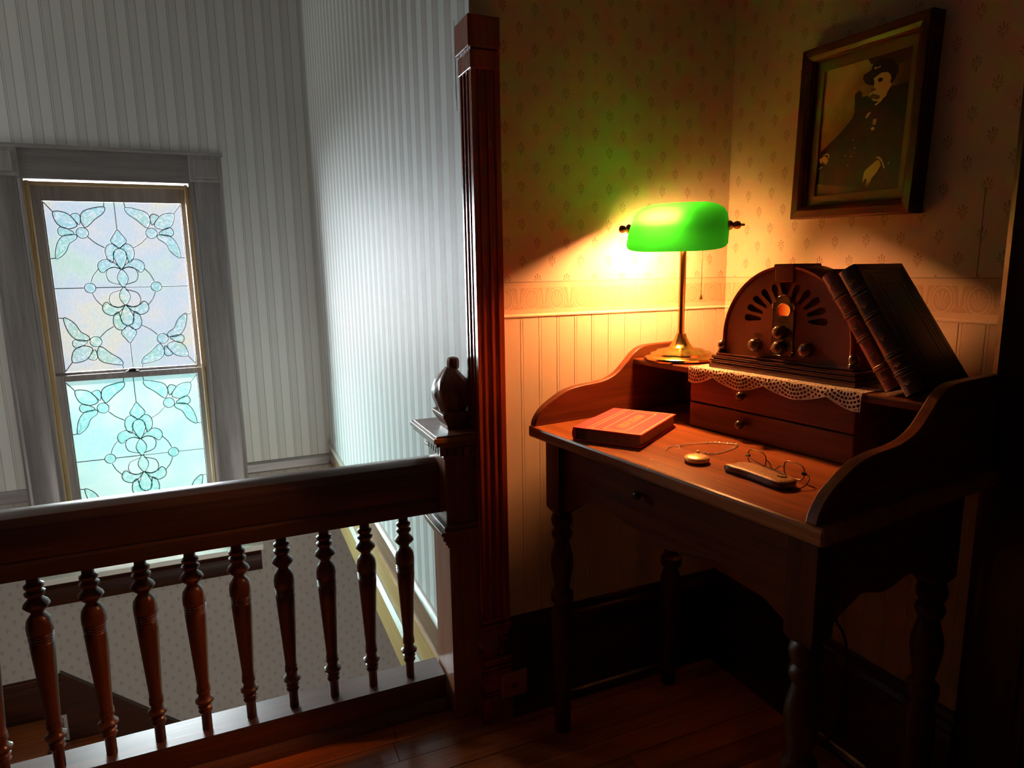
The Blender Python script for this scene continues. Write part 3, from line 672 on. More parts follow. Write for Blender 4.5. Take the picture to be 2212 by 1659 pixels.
MB().lathe([(.014, .952), (.0165, .958), (.017, .972), (.014, .980), (.006, .983)], (.012, 0, 0), 10).build('finial_stub', 'newel', nw, smooth=30)

# ================================================================== DESK
DA = -math.radians(90 - 7.6)
Ud = Vector((math.sin(math.radians(7.6)), -math.cos(math.radians(7.6)), 0)); Vd = Vector((math.cos(math.radians(7.6)), math.sin(math.radians(7.6)), 0)); Od = Vector((.653, 1.438, 0))
def dk(u, v, z): return Od + Ud * u + Vd * v + Vector((0, 0, z))
KS = .9588
def closer(p): return Vector((0, 0, 1.2)) + (Vector(p) - Vector((0, 0, 1.2))) * KS
desk = thing('writing_desk', 'dark brown wooden writing desk with scrolled sides and raised shelf', 'desk', dk(0, 0, 0), DA)
ZT = .824
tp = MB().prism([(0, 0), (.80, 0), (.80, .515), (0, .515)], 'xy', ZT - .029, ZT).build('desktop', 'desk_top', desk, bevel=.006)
sp_ = crom([(.004, ZT), (.010, .842), (.030, .866), (.062, .886), (.10, .903), (.14, .911), (.19, .914), (.23, .920), (.265, .935), (.295, .960), (.322, .984), (.352, .997), (.40, 1.0), (.52, 1.0)], 4, False) + [(.52, ZT)]
for u0, u1 in ((.004, .025), (.764, .785)):
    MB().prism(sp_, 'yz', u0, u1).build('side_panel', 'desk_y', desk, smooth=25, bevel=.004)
B(.025, .764, .505, .52, ZT, .967).build('back_panel', 'desk_x', desk)
B(.025, .764, .314, .505, .952, .967).build('shelf', 'desk_x', desk, bevel=.003)
dc = MB().box(.227, .239, .326, .505, ZT, .952).box(.632, .644, .326, .505, ZT, .952).box(.239, .632, .328, .505, .884, .887)
dc.build('drawer_case', 'desk_x', desk)
kp = [(.004, 0), (.004, .006), (.009, .010), (.0105, .016), (.008, .021), (.003, .023)]
for z0, z1 in ((ZT + .002, .8845), (.8875, .950)):
    d_ = MB().box(.229, .642, .316, .334, z0, z1).build('drawer', 'desk_x', desk, bevel=.0025)
    MB().lathe(kp, (.389, .316, (z0 + z1) / 2 + .004), 12, '-y').build('drawer_knob', 'knob', d_, smooth=50)
# aprons
low = crom([(.085, .615), (.115, .628), (.150, .652), (.20, .668), (.259, .669), (.35, .657), (.425, .646), (.505, .664), (.562, .671), (.617, .666), (.68, .640), (.72, .618)], 4, False)
fa = MB().prism([(.085, ZT - .03), (.72, ZT - .03)] + low[::-1], 'xz', .050, .068).build('front_apron', 'desk_x', desk)
dfr = MB().box(.088, .717, .046, .0505, .702, .790).build('front_drawer', 'desk_x', desk, bevel=.002)
MB().lathe(kp, (.365, .046, .743), 12, '-y').build('drawer_knob', 'knob', dfr, smooth=50)
sl_ = crom([(.088, .628), (.10, .642), (.149, .663), (.169, .667), (.23, .653), (.279, .660), (.309, .664), (.36, .645), (.41, .615)], 4, False)
for u0 in (.034, .752):
    MB().prism([(.088, ZT - .03), (.41, ZT - .03)] + sl_[::-1], 'yz', u0, u0 + .015).build('side_apron', 'desk_y', desk)
B(.085, .72, .455, .468, .68, ZT - .03).build('rear_apron', 'desk_x', desk)
# legs: square block above, turned below
def leg(u0, u1, v0, v1):
    c = ((u0 + u1) / 2, (v0 + v1) / 2, 0); m = MB(); hw = (u1 - u0) / 2; hv = (v1 - v0) / 2
    ch = [[(c[0] + a * hw * k, c[1] + b * hv * k, z) for a, b in ((-1, -1), (1, -1), (1, 1), (-1, 1))] for z, k in ((.605, .72), (.618, 1), (ZT - .03, 1))]
    m.loft(ch)
    pf = [(.0, .020), (.012, .021), (.16, .0225), (.26, .0265), (.33, .0285), (.352, .021), (.362, .019), (.368, .028), (.380, .0295), (.392, .028), (.398, .0195), (.41, .0195), (.435, .0235), (.465, .0285), (.49, .028), (.515, .0215), (.53, .018), (.538, .0235), (.549, .0265), (.558, .0235), (.564, .0185), (.572, .0245), (.585, .0275), (.598, .025), (.606, .020)]
    m.lathe([(r, z) for z, r in pf], c, 20)
    return m
for q in ((.030, .085, .033, .088), (.718, .770, .033, .085), (.030, .085, .412, .467), (.716, .770, .412, .467)):
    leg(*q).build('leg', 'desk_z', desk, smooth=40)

# ------------------------------------------------------------------ desk lamp
LB = Vector((1.104, 1.433, .957))
ax = math.radians(-43.0)
lamp = thing('desk_lamp', 'brass desk lamp with glowing green glass shade on the desk shelf', 'lamp', closer(LB), ax); lamp.scale = (KS,) * 3
MB().lathe([(.0, 0), (.094, 0), (.097, .004), (.097, .009), (.092, .013), (.083, .015), (.080, .020), (.066, .023), (.060, .028), (.040, .031), (.032, .034), (.024, .044), (.0165, .058), (.0125, .070), (.0, .071)], n=48).build('lamp_base', 'brass', lamp, smooth=35)
MB().lathe([(.0085, .066), (.0085, .330)], n=20).build('lamp_pole', 'brass', lamp, smooth=35)
ZS = .345   # shade axis height
CX, CY = -.010, -.045
MB().tube([(0, 0, .325), (-.002, -.004, .338), (CX, CY * .5, ZS + .004), (CX, CY, ZS)], .007, 8).build('lamp_arm', 'brass', lamp, smooth=40)
MB().tube([(CX - .150, CY, ZS), (CX + .152, CY, ZS)], .0035, 8).build('shade_rod', 'dull_brass', lamp)
# shade: rounded half barrel, tipped so its back lip sits higher
tip = math.radians(-32)
def shade():
    m = MB(); rings = []; N = 26; K = 40; L = .124
    for i in range(K + 1):
        s_ = -1 + 2 * i / K; e = max(0., 1 - abs(s_) ** 4.2) ** (1 / 2.4) if abs(s_) < 1 else 0.
        k = max(e, .03); ring = []
        for j in range(N + 1):
            a = PI * j / N                        # 0 = front lip, PI = back lip
            c, q = math.cos(a), max(0., math.sin(a))
            px_ = -.060 * math.copysign(abs(c) ** .62, c) * (.42 + .58 * k); pz = -.036 + .100 * (q ** .80) * (.30 + .70 * k)
            y_ = px_ * math.cos(tip) - pz * math.sin(tip); z_ = px_ * math.sin(-tip) + pz * math.cos(tip)
            ring.append((CX + s_ * L, CY + y_, ZS + z_))
        rings.append(ring)
    m.loft(rings, close=False, caps=False)
    for r_, rev in ((rings[0], True), (rings[-1], False)): m.add(r_, [tuple(range(len(r_)))])
    return m
so = shade().build('lamp_shade', 'shade', lamp, smooth=60, label='glowing green glass shade')
# make outward facing normals certain
bmh = bmesh.new(); bmh.from_mesh(so.data); bmh.faces.ensure_lookup_table()
f0 = max(bmh.faces, key=lambda f: f.calc_center_median().z)
if f0.normal.z < 0: bmesh.ops.reverse_faces(bmh, faces=bmh.faces)
bmh.to_mesh(so.data); bmh.free(); so.data.set_sharp_from_angle(angle=math.radians(60))
BY, BZ = CY + .020, ZS + .008
MB().tube([(CX - .088, BY, BZ), (CX - .084, BY, BZ), (CX - .008, BY, BZ), (CX + .000, BY, BZ)], [.006, .013, .013, .006], 16).build('bulb', 'bulb', lamp, smooth=60)
MB().tube([(CX + .000, BY, BZ), (CX + .055, BY, BZ)], .012, 14).build('bulb_socket', 'dull_brass', lamp, smooth=50)
fk = [(.0, 0), (.010, .0), (.013, .005), (.010, .010), (.006, .013), (.009, .017), (.0105, .023), (.008, .029), (.0035, .031), (.003, .040), (.0, .041)]
MB().lathe(fk, (CX + .120, CY, ZS), 14, 'x').build('finial_knob', 'dull_brass', lamp, smooth=50)
MB().lathe([(r, -h) for r, h in fk[:-2]], (CX - .120, CY, ZS), 14, 'x').build('finial_knob', 'dull_brass', lamp, smooth=50)
ch = MB()
for k in range(34):
    z = ZS - .01 - k * .0047
    ch.lathe([(.0004, -.0018), (.0017, -.0008), (.0017, .0008), (.0004, .0018)], (CX + .062, CY - .004, z), 6)
ch.lathe([(.001, .004), (.002, 0), (.0042, -.006), (.0046, -.010), (.001, -.011)], (CX + .062, CY - .004, ZS - .172), 10)
ch.build('pull_chain', 'dull_brass', lamp, smooth=60)

# ------------------------------------------------------------------ radio
rad = thing('table_radio', 'dark arched wooden table radio with glowing dial on the desk shelf', 'radio', closer(dk(.402, .40, .9592)), DA); rad.scale = (KS,) * 3
Z0 = .9585; RR = .166; zc = 1.035 - Z0
def arch(r, zb, n=36): return [(-r, zb)] + [(r * math.cos(PI - PI * i / n), zc + r * math.sin(PI * i / n)) for i in range(n + 1)] + [(r, zb)]
bs = MB()
for z0, z1, e in ((0, .011, .022), (.011, .015, .018), (.015, .021, .021), (.021, .024, .015), (.024, .030, .018), (.030, .036, .010)):
    bs.box(-.166 - e, .166 + e, .012 - e * .9, .098 + e * .3, z0, z1)
bs.build('radio_base', 'radio_dark', rad, bevel=.0025)
# shell: arch ring with rounded front edge
out, inn_ = arch(RR, .036), arch(RR - .007, .036)
rings = [[(a, .018, b) for a, b in inn_], [(a, .013, b) for a, b in inn_], [(a * (1 - .003 / RR), .0105, b - .0015 * (b > .05)) for a, b in out], [(a, .014, b) for a, b in out], [(a, .100, b) for a, b in out]]
MB().loft(rings, close=False, caps=False).add([(a, .100, b) for a, b in out], [tuple(range(len(out)))]).build('radio_cabinet', 'radio', rad, smooth=50)
# front with petal-shaped grille openings
slots = []
for k in range(11):
    a = math.radians(4 + 172 * k / 10); big = 1.25 if k == 5 else 1.0
    r0, r1 = .062, .106 if k != 5 else .112; c, s_ = math.cos(a), math.sin(a); w0, w1 = .0035, .0082 * big
    if k == 5: w1 = .015
    loc_ = [(r0, -w0), (r0 + .012, -w0 - .0015), (r1 - .012, -w1), (r1 - .002, -w1 * .7), (r1, 0), (r1 - .002, w1 * .7), (r1 - .012, w1), (r0 + .012, w0 + .0015), (r0, w0), (r0 - .003, 0)]
    slots.append([(p * c - q * s_, 1.078 - Z0 + p * s_ * .80 + q * c) for p, q in loc_])
outl = arch(RR - .0065, .036)
hollow(outl, slots, .0165, .0205, lambda a, b, dd: (a, dd, b)).build('front_panel', 'radio', rad)
for sl2 in slots:   # raised lip at each opening
    pass
MB().prism(arch(RR - .012, .04), 'xz', .0245, .0265).build('speaker_cloth', 'cloth_dark', rad)
# escutcheon plate
pl = [(-.0255, 1.004 - Z0), (.0275, 1.004 - Z0), (.0275, 1.119 - Z0), (.018, 1.121 - Z0)] + [(.018 * math.cos(PI * i / 12), 1.121 - Z0 + .0165 * math.sin(PI * i / 12)) for i in range(1, 12)] + [(-.018, 1.121 - Z0), (-.0255, 1.119 - Z0)]
es = MB().prism(pl, 'xz', .0125, .0170).build('dial_plate', 'plate', rad)
MB().tube([(a, .0125, b) for a, b in pl], .0014, 6, closed=True).build('plate_rim', 'radio_dark', es, smooth=60)
for x_, z_ in ((-.0265, 1.112), (.0285, 1.110), (-.027, 1.019), (.029, 1.016)): MB().lathe([(.0005, -.005), (.0022, -.0035), (.0026, 0), (.0016, .003), (.0005, .005)], (x_, .0125, z_ - Z0), 8).build('corner_bead', 'brass', es, smooth=60)
dp = [(.0155 * math.cos(t), .0135 * math.sin(t)) for t in [math.radians(-55 + 290 * i / 22) for i in range(23)]]
MB().add([(a, 0, b) for a, b in dp], [tuple(range(len(dp)))]).add([(a, .002, b) for a, b in dp], [tuple(range(len(dp)))]).build('lit_dial', 'dial', es, loc=(.003, .0112, 1.104 - Z0))
MB().tube([(a * 1.08, 0, b * 1.08) for a, b in dp], .0011, 6, closed=True).build('dial_bezel', 'dull_brass', es, loc=(.003, .0112, 1.104 - Z0), smooth=60)
# worn raised lettering, no longer legible
lt_ = MB(); rnd = random.Random(4)
for row, (zz, n_) in enumerate(((1.083, 6), (1.075, 5))):
    for k in range(n_):
        x_ = -.012 + k * .0046
        lt_.box(x_, x_ + .0007, .0118, .0126, zz - Z0, zz - Z0 + .0045)
        if rnd.random() < .7: lt_.box(x_, x_ + .0026, .0118, .0126, zz - Z0 + .0036, zz - Z0 + .0043)
        if rnd.random() < .5: lt_.box(x_ + .002, x_ + .0027, .0118, .0126, zz - Z0, zz - Z0 + .003)
lt_.build('worn_lettering', 'dull_brass', es)
lt2 = MB()
for row, (zz, n_, x0) in enumerate(((1.046, 6, -.078), (1.0405, 4, -.074))):
    for k in range(n_): lt2.box(x0 + k * .0032, x0 + k * .0032 + .0021, .0160, .0166, zz - Z0, zz - Z0 + .0032)
lt2.build('worn_lettering', 'plate', rad)
kn = [(.0145, 0), (.015, .004), (.0135, .008), (.0145, .012), (.0135, .018), (.009, .021), (.0, .0215)]
for x_, z_, y_ in ((-.066, 1.022, .0165), (.001, 1.056, .0125), (.001, 1.022, .0125), (.064, 1.022, .0165)):
    MB().lathe(kn, (x_, y_, z_ - Z0), 30, '-y', flute=10, fl=.06).build('knob', 'knob', rad, smooth=50)
# top keystone and the small turned corner posts
MB().loft([[(x * k, y_, z_) for x, z_ in ((-.024, .236), (-.025, .241), (-.023, .2455), (.023, .2455), (.025, .241), (.024, .236))] for y_, k in ((.006, .96), (.010, 1), (.102, 1))]).build('keystone', 'radio', rad)
MB().prism([(-.023, .206), (.023, .206), (.024, .238), (-.024, .238)], 'xz', .010, .018).build('keystone_face', 'radio', rad, bevel=.002)
cq = [(.010, .036), (.0105, .042), (.007, .046), (.0105, .052), (.0105, .058), (.007, .062), (.004, .066), (.0, .067)]
for x_ in (-.168, .168): MB().lathe(cq, (x_, .014, 0), 14).build('corner_post', 'radio_dark', rad, smooth=50)

# ------------------------------------------------------------------ crochet doily
dl = thing('crochet_doily', 'cream crochet lace doily hanging over the shelf edge under the radio', 'doily', dk(.435, .31, .9676), DA)
cus = [-.207, -.132, .006, .151, .220]; dep = [.020, .019, .0165, .019]
def tmax(s_):
    for i in range(4):
        if cus[i] <= s_ <= cus[i + 1]:
            q = (s_ - cus[i]) / (cus[i + 1] - cus[i])
            a = (.38 + .62 * q, q, q, .62 * q)[i]
            return .0165 + dep[i] * math.sin(PI * a)
    return .02
TOP = .062      # length of lace lying on the shelf
nS, nT = 330, 100; ds = (cus[-1] - cus[0]) / nS; LEN = TOP + .05; dt = LEN / nT
ver = []; fac = []; idx = {}
def solid(s_, t_):
    h = t_ - TOP; tm = tmax(s_)
    if h > tm: return False
    if h > tm - .0022 or s_ < cus[0] + .0015 or s_ > cus[-1] - .0015 or t_ < .002: return True
    for i in range(4):
        if cus[i] <= s_ <= cus[i + 1]: c = (cus[i] + cus[i + 1]) / 2 if i in (1, 2) else (cus[0] + .022 if i == 0 else cus[4] - .030)
        else: continue
        dx, dz = s_ - c, t_ - (TOP - .03); r_ = math.hypot(dx, dz); th_ = math.atan2(dx, dz)
        rg = int(r_ / .0078); fr_ = r_ / .0078 - rg
        nn = 9 + (rg // 2) * 4; fa_ = (th_ * nn / PI + (rg % 2) * .5) % 1
        wide = abs(th_) > .62
        return not (.30 < fr_ < .95 and (.14 if not wide else .30) < fa_ < .88)
    return True
def vert(i, j):
    if (i, j) not in idx:
        s_ = cus[0] + i * ds; t_ = j * dt
        if t_ < TOP: p = (s_, TOP - t_ + .001, .0012)
        else:
            h = t_ - TOP; k = min(1, h / .006)
            p = (s_, .001 - .0022 * k - .0016 * math.sin(s_ * 95) * min(1, h / .02), .0012 - h + .001 * (1 - k))
        idx[(i, j)] = len(ver); ver.append(p)
    return idx[(i, j)]
for j in range(int(.012 / dt) * 0, nT):
    for i in range(nS):
        if solid(cus[0] + (i + .5) * ds, (j + .5) * dt): fac.append((vert(i, j), vert(i + 1, j), vert(i + 1, j + 1), vert(i, j + 1)))
dm_ = MB(); dm_.add(ver, fac); dm_.build('lace', 'doily', dl, solid=.0008)

# ------------------------------------------------------------------ leaning leather books
def hard_book(name, label, u, v, z, lean, H, T, D, leather, bands, gx=True):
    """spine faces the sitter; local x = thickness, y = depth, z = height; leans to the left"""
    t = thing(name, label, 'book', group='leather books leaning by the radio', loc=closer(dk(u, v, z)), rot=(0, 0, 0)); t.scale = (KS,) * 3
    R = Matrix.Rotation(DA, 4, 'Z') @ Matrix.Rotation(-lean, 4, 'Y'); t.rotation_euler = R.to_euler()
    B(.004, T - .004, .010, D - .004, .004, H - .004).build('page_block', 'pages', t)
    B(0, .004, .006, D, 0, H).build('cover', leather, t, bevel=.0012); cvr = B(T - .004, T, .006, D, 0, H).build('cover', leather, t, bevel=.0012)
    sec = [(T / 2 - T / 2 * math.cos(PI * i / 12), .008 - .010 * math.sin(PI * i / 12)) for i in range(13)]
    spn = MB().loft([[(a, b, zz) for a, b in sec] for zz in (0, .004, H - .004, H)]).build('spine', leather, t, smooth=45)
    for b_ in bands:
        MB().tube([(a, b - .0004, H * b_) for a, b in sec[1:-1]], .0021, 6).build('raised_band', leather, spn, smooth=60)
    gl = MB()
    for b_ in bands:
        for dz in (-.006, .006): gl.tube([(a, b - .0003, H * b_ + dz) for a, b in sec[1:-1]], .0006, 4)
    edges = [.015] + [b_ for b_ in bands] + [.985]
    rnd = random.Random(int(T * 1e5))
    for i in range(len(edges) - 1):
        zc_ = H * (edges[i] + edges[i + 1]) / 2; hh = H * (edges[i + 1] - edges[i]) * .26
        if hh < .006: continue
        for k in range(7):    # tooled sprig
            a = (k - 3) * .42; x0 = T / 2; dx = math.sin(a) * T * .22; dz = math.cos(a) * hh
            gl.tube([(x0, -.0024, zc_ - hh * .5), (x0 + dx * .6, -.0022, zc_ - hh * .1), (x0 + dx, -.0018, zc_ - hh * .5 + dz)], .0006, 4)
    gl.build('gilt_tooling', 'gilt', spn)
    # blind/gilt frame on the visible cover
    fr_ = MB()
    for m_ in (.012, .020, .044):
        for z0, z1, y0, y1 in ((m_, m_ + .0012, m_ + .01, D - m_), (H - m_ - .0012, H - m_, m_ + .01, D - m_), (m_, H - m_, m_ + .01, m_ + .0112), (m_, H - m_, D - m_ - .0012, D - m_)):
            fr_.box(T - .0004, T + .0005, y0, y1, z0, z1)
    n_ = 40
    for k in range(n_):
        zz = .030 + (H - .06) * k / (n_ - 1)
        for yy in (.038, D - .032): fr_.box(T - .0004, T + .0006, yy, yy + .0022, zz, zz + .0028)
    fr_.build('tooled_frame', leather if leather == 'leather_black' else 'leather_red', cvr)
    return t
hard_book('leather_book', 'thin red-brown leather book leaning against the right side of the radio', .652, .385, .9605, math.radians(34.6), .259, .034, .158, 'leather_red', (.17, .42, .62, .80))
hard_book('leather_book', 'thick black leather book with gilt tooling leaning outermost on the shelf', .6965, .372, .9600, math.radians(33.6), .266, .037, .168, 'leather_black', (.155, .29, .60, .80))

# ------------------------------------------------------------------ red book lying on the desk
rb = thing('red_book', 'red cloth book with gold ruled border lying on the desktop', 'book', dk(.182, .004, ZT + .0006), DA + math.radians(27.5))
BW, BD, BH = .160, .232, .030
B(.006, BW - .004, .004, BD - .004, .003, BH - .003).build('page_block', 'pages', rb)
B(0, BW, 0, BD, 0, .003).build('cover', 'red_cloth', rb, bevel=.001)
cv = B(0, BW, 0, BD, BH - .003, BH).build('cover', 'red_cloth', rb, bevel=.001)
MB().loft([[(.007 - .009 * math.sin(PI * i / 8), y_, BH / 2 - BH / 2 * math.cos(PI * i / 8)) for i in range(9)] for y_ in (0, BD)]).build('spine', 'red_cloth', rb, smooth=50)
gp = MB(); zt = BH - .0004
def gl_(x0, x1, y0, y1): gp.box(x0, x1, y0, y1, zt, BH + .00025)
gl_(.032, .0335, 0, BD); gl_(.041, .0426, 0, BD)
gl_(.042, BW - .004, .004, .0065); gl_(.042, BW - .004, BD - .0065, BD - .004); gl_(BW - .0065, BW - .004, .004, BD - .004)
for a, b, c, d_ in ((.066, .068, .016, BD - .02), (.118, .120, .016, BD - .02), (.066, .120, .016, .0185), (.066, .120, BD - .0225, BD - .02)): gl_(a, b, c, d_)
gp.build('gold_rules', 'gold_print', cv)
tl = MB(); rnd = random.Random(9)
for row in range(2):
    for k in range(13):
        y_ = .045 + k * .0108; x_ = .083 + row * .011
        tl.box(x_, x_ + .009, y_, y_ + .0016, zt, BH + .0003)
        for q in range(3):
            if rnd.random() < .7: xx = x_ + q * .0036; tl.box(xx, xx + .0016, y_, y_ + .0068, zt, BH + .0003)
        if rnd.random() < .5: tl.box(x_, x_ + .009, y_ + .0055, y_ + .0068, zt, BH + .0003)
tl.build('gold_title', 'gold_print', cv)

# ------------------------------------------------------------------ pocket watch and chain
pw = thing('pocket_watch', 'gold pocket watch lying on the desktop beside its chain', 'pocket watch', dk(.456, .104, ZT), DA)
MB().lathe([(.0, .0), (.018, .0005), (.0235, .004), (.0245, .007), (.0245, .009), (.0225, .0115), (.016, .0135), (.0, .0145)], n=36).build('watch_case', 'gold', pw, smooth=45)
MB().lathe([(.002, 0), (.004, .002), (.0045, .006), (.003, .009), (.0, .0095)], (-.0165, .0195, .008), 10).build('crown', 'gold', pw, smooth=50)
MB().tube([(-.021 + .006 * math.cos(2 * PI * k / 16), .0255 + .006 * math.sin(2 * PI * k / 16), .008) for k in range(16)], .0012, 6, closed=True).build('bow', 'gold', pw, smooth=60)
cpt = crom([(-.034, .059), (-.022, .063), (-.018, .083), (-.022, .122), (-.034, .155), (-.044, .160), (-.076, .136), (-.097, .094), (-.102, .059), (-.088, .040), (-.079, .034), (-.104, .050), (-.105, .028), (-.093, .008)], 9, False)
cpt = [(-.024, .030, .006), (-.030, .045, .003)] + [(a, b, .0023) for a, b in cpt]
chn = MB(); acc = 0.; flip = 0
for i in range(len(cpt) - 1):
    a, b = Vector(cpt[i]), Vector(cpt[i + 1]); seg = (b - a).length; pos = 0
    while acc <= seg - pos:
        pos += acc; acc = .0044; p = a + (b - a) * (pos / seg); d_ = (b - a).normalized(); nrm = Vector((-d_.y, d_.x, 0)) if flip else Vector((0, 0, 1)); flip ^= 1
        chn.tube([p + d_ * .0030 * math.cos(q * PI / 4) + nrm * .0014 * math.sin(q * PI / 4) for q in range(8)], .00065, 4, closed=True)
    acc -= seg - pos
chn.build('watch_chain', 'silver', pw)

# ------------------------------------------------------------------ glasses case and spectacles
gc = thing('glasses_case', 'tan and dark leather glasses case lying beneath the spectacles', 'glasses case', dk(.595, .120, ZT), DA)
pl_ = crom([(-.072, -.016), (-.066, .000), (-.066, .018), (-.055, .030), (-.02, .030), (.02, .028), (.055, .018), (.066, .006), (.066, -.010), (.055, -.026), (.02, -.024), (-.02, -.020), (-.055, -.020)], 4)
lv = lambda z_, k: [(a * k, b * k, z_) for a, b in pl_]
MB().loft([lv(.0005, .93), lv(.003, .99), lv(.008, 1.0), lv(.0115, .985)]).build('case_body', 'case_side', gc, smooth=50)
MB().loft([lv(.0117, .965), lv(.0140, .94), lv(.0152, .82), lv(.0158, .5)]).build('case_lid', 'case_top', gc, smooth=50)
gs = thing('spectacles', 'small wire-rimmed spectacles standing folded over the tan glasses case', 'glasses', dk(.585, .172, ZT), DA - math.radians(6))
def rim(cx_, cz_): return [(cx_ + .0225 * math.copysign(abs(math.cos(t)) ** .62, math.cos(t)), .0, cz_ + .0145 * math.copysign(abs(math.sin(t)) ** .62, math.sin(t))) for t in [2 * PI * k / 32 for k in range(32)]]
for cx_, cz_ in ((-.047, .0162), (.041, .0162)):
    MB().tube(rim(cx_, cz_), .0010, 6, closed=True).build('lens_rim', 'steel_wire', gs, smooth=60)
    MB().add(rim(cx_, cz_), [tuple(range(32))]).build('lens', 'lens_glass', gs)
MB().tube(crom([(-.0245, 0, .018), (-.016, -.001, .0165), (-.008, -.003, .009), (-.002, -.003, .0075), (.004, -.003, .010), (.011, -.001, .017), (.0185, 0, .0175)], 5, False), .0010, 6).build('bridge', 'steel_wire', gs, smooth=60)
for x0, sg in ((-.0695, -1), (.0635, 1)):
    MB().box(x0 - .004, x0 + .004, -.0028, .0022, .0135, .0185).build('hinge', 'black_metal', gs, bevel=.0008)
MB().tube(crom([(.066, 0, .016), (.078, -.004, .014), (.088, -.020, .009), (.090, -.036, .004), (.082, -.046, .0014), (.062, -.046, .0012), (.040, -.060, .0012)], 6, False), .0009, 6).build('temple', 'steel_wire', gs, smooth=60)
MB().tube(crom([(-.072, -.002, .016), (-.050, -.016, .0185), (-.020, -.026, .0185), (.020, -.033, .0182), (.044, -.036, .0180)], 6, False) + crom([(.044, -.036, .018), (.060, -.039, .0175), (.062, -.046, .0165), (.050, -.050, .0168)], 5, False), .0009, 6).build('temple', 'steel_wire', gs, smooth=60)

# ------------------------------------------------------------------ framed portrait
PY, PZ = 1.090, 1.498
pf = thing('picture_frame', 'dark wooden frame with a sepia portrait of a seated man in a hat', 'picture', (XR - .002, PY, PZ), rot=(0, math.radians(0), 0))
pf.rotation_euler = (Matrix.Rotation(math.radians(-90), 4, 'Z') @ Matrix.Rotation(math.radians(1.9), 4, 'Y')).to_euler()
# local x runs to the right seen from the room, local -y comes out of the wall
FW, FH = .157, .1905
def ringbox(w, h, w2, h2, y0, y1):
    m = MB()
    rings = [[(-w, y0, -h), (w, y0, -h), (w, y0, h), (-w, y0, h)], [(-w, y1, -h), (w, y1, -h), (w, y1, h), (-w, y1, h)], [(-w2, y1, -h2), (w2, y1, -h2), (w2, y1, h2), (-w2, y1, h2)], [(-w2, y0, -h2), (w2, y0, -h2), (w2, y0, h2), (-w2, y0, h2)]]
    m.loft(rings + [rings[0]], caps=False); return m
mould = MB()
for a_, b_ in (((-FW, -FH), (FW, -FH)), ((FW, -FH), (FW, FH)), ((FW, FH), (-FW, FH)), ((-FW, FH), (-FW, -FH))):
    ends = []
    for (x_, z_) in (a_, b_):
        sx, sz = (1 if x_ > 0 else -1), (1 if z_ > 0 else -1)
        ends.append([(sx * (FW - q), -h, sz * (FH - q)) for q, h in ((0, 0), (0, .036), (.003, .039), (.018, .037), (.026, .032), (.028, .026), (.030, .0255), (.030, 0))])
    MB().loft(ends).build('frame_rail', 'desk_x' if a_[1] == b_[1] else 'desk_z', pf)
B(-FW + .004, FW - .004, -.008, -.001, -FH + .004, FH - .004).build('backing_board', 'drab', pf)
ringbox(FW - .029, FH - .029, FW - .049, FH - .052, -.012, -.016).build('mat_board', 'mat_board', pf)
pw_, ph_ = FW - .047, FH - .050
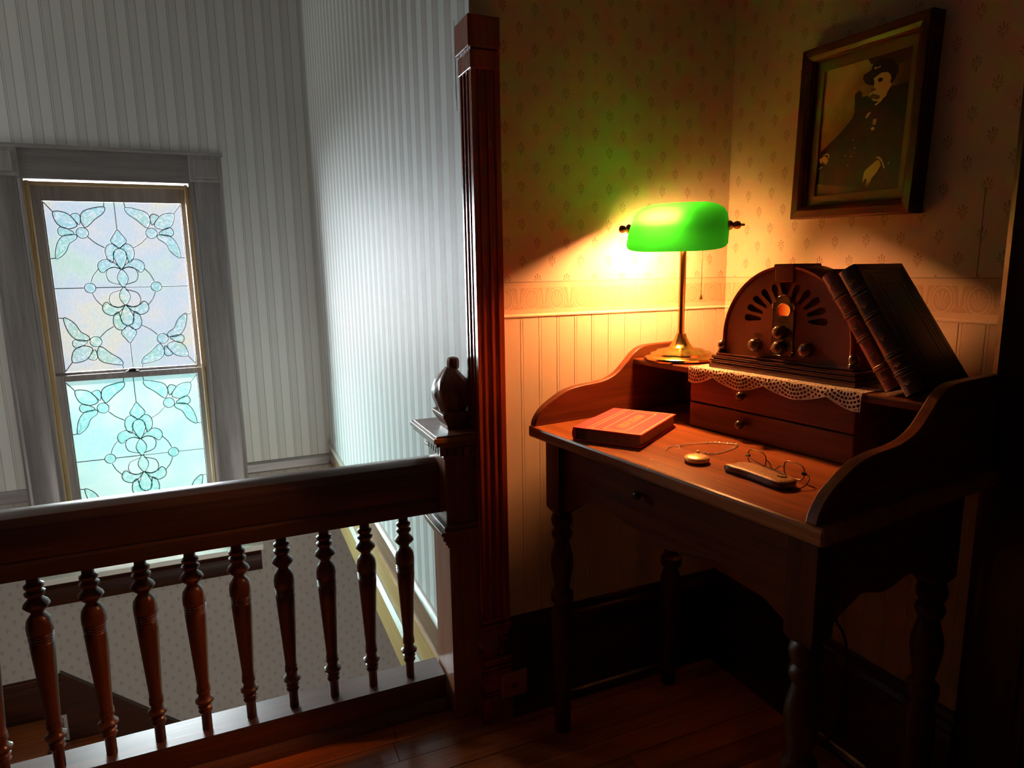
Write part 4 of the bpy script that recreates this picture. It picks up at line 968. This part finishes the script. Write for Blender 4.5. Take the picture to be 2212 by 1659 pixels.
PH = [('photo_smoke', [(.50, 1), (.54, .955), (.62, .93), (.74, .92), (.86, .90), (1, .93), (1, 1)], 0),
 ('photo_dark', [(.403, .634), (.389, .758), (.436, .782), (.479, .756), (.474, .727), (.539, .724), (.607, .681), (.709, .673), (.791, .75), (.872, .754), (1, .754), (1, .40), (.5, .40)], 1),
 ('photo_coat', [(1, .45), (1, .005), (.577, .003), (.507, .048), (.25, .075), (0, .105), (.004, .246), (.029, .363), (.245, .481), (.384, .579), (.42, .66), (.7, .66)], 2),
 ('photo_dark', [(.468, .857), (.473, .886), (.55, .905), (.569, .946), (.659, .971), (.774, .948), (.848, .885), (.852, .851), (.822, .799), (.79, .77), (.70, .80), (.60, .79), (.563, .795), (.504, .818)], 3),
 ('photo_skin', [(.589, .841), (.671, .868), (.74, .86), (.773, .834), (.794, .788), (.79, .76), (.757, .721), (.745, .693), (.709, .673), (.66, .665), (.61, .69), (.585, .715), (.599, .751), (.613, .764), (.599, .785), (.604, .809)], 4),
 ('photo_dark', [(.637, .824), (.659, .836), (.691, .826), (.693, .807), (.655, .802)], 5), ('photo_mid', [(.573, .769), (.629, .762), (.623, .75), (.575, .754)], 5),
 ('photo_white', [(.553, .715), (.561, .736), (.61, .745), (.66, .722), (.60, .728)], 5), ('photo_mid', [(.563, .721), (.601, .731), (.674, .707), (.684, .686), (.654, .68), (.597, .697), (.573, .70)], 6),
 ('photo_white', [(.595, .697), (.655, .688), (.66, .67), (.61, .676)], 5), ('photo_dark', [(.782, .805), (.80, .80), (.795, .775), (.775, .782)], 5),
 ('photo_white', [(.627, .649), (.701, .674), (.71, .668), (.644, .637)], 5), ('photo_white', [(.54, .569), (.558, .594), (.6, .602), (.587, .584), (.55, .555)], 5),
 ('photo_white', [(.631, .544), (.671, .54), (.664, .498), (.628, .502)], 5), ('photo_white', [(.633, .491), (.644, .48), (.662, .478), (.649, .469), (.657, .456), (.636, .466), (.621, .457), (.623, .472), (.606, .48), (.626, .482)], 5),
 ('photo_skin', [(.011, .305), (.084, .326), (.12, .309), (.136, .284), (.106, .247), (.089, .275), (.084, .259), (.068, .285), (.049, .269), (.035, .27)], 5), ('photo_white', [(.05, .327), (.11, .345), (.145, .328), (.144, .304), (.134, .3), (.129, .323), (.104, .335)], 6),
 ('photo_skin', [(.597, .169), (.721, .238), (.751, .225), (.767, .193), (.731, .146), (.682, .106), (.642, .038), (.654, .088), (.617, .043), (.629, .097), (.609, .11), (.576, .077), (.586, .151)], 5), ('photo_white', [(.695, .255), (.742, .26), (.774, .235), (.816, .171), (.799, .166), (.77, .216), (.731, .245)], 6),
 ('photo_white', [(.01, .226), (.065, .244), (.066, .237), (.012, .220)], 5), ('photo_white', [(.584, .914), (.60, .922), (.61, .914), (.648, .919), (.656, .925), (.654, .911), (.612, .907), (.597, .903)], 5)]
for bx_, bz_ in ((.419, .418), (.446, .354), (.344, .305), (.414, .29), (.386, .226), (.847, .201)): PH.append(('photo_white', [(bx_ + .006 * math.cos(t * PI / 3), bz_ + .0055 * math.sin(t * PI / 3)) for t in range(6)], 5))
ph = MB(); mats = ['photo_bg', 'photo_dark', 'photo_coat', 'photo_skin', 'photo_white', 'photo_mid', 'photo_smoke']
ph.add([(-pw_, -.0105, -ph_), (pw_, -.0105, -ph_), (pw_, -.0105, ph_), (-pw_, -.0105, ph_)], [(0, 1, 2, 3)])
for mname, poly, lev in PH:
    ph.cur = mats.index(mname); yy = -.0106 - .00012 * (lev + 1)
    ph.add([((a - .5) * 2 * pw_, yy, (b - .5) * 2 * ph_) for a, b in poly], [tuple(range(len(poly)))])
ph.build('portrait_photograph', mats, pf, label='sepia portrait photograph of a seated man in dark coat and hat')

# ------------------------------------------------------------------ outlet box and cord
ob = thing('wall_outlet', 'small brown square outlet plate on the baseboard beside the corner post', 'outlet', (.626, YW - .022, .098))
MB().box(-.038, .038, -.012, 0, -.036, .036).build('outlet_plate', 'outlet', ob, bevel=.004)
MB().lathe([(.0075, .0), (.0075, .0135), (.005, .0135), (.005, .004)], (-.002, 0, -.004), 16, '-y').build('socket_hole', 'black_metal', ob, smooth=40)
cd = MB().tube(crom([(1.255, 1.20, .95), (1.285, 1.18, .88), (1.300, 1.13, .62), (1.303, 1.07, .38), (1.292, 1.045, .345), (1.290, 1.025, .328), (1.290, 1.012, .27), (1.287, 1.02, .08), (1.27, 1.06, .012)], 6, False), .0035, 8).build('power_cord', 'cord', None, smooth=60)
tag(cd, 'thin dark power cord hanging behind the writing desk', 'cord')
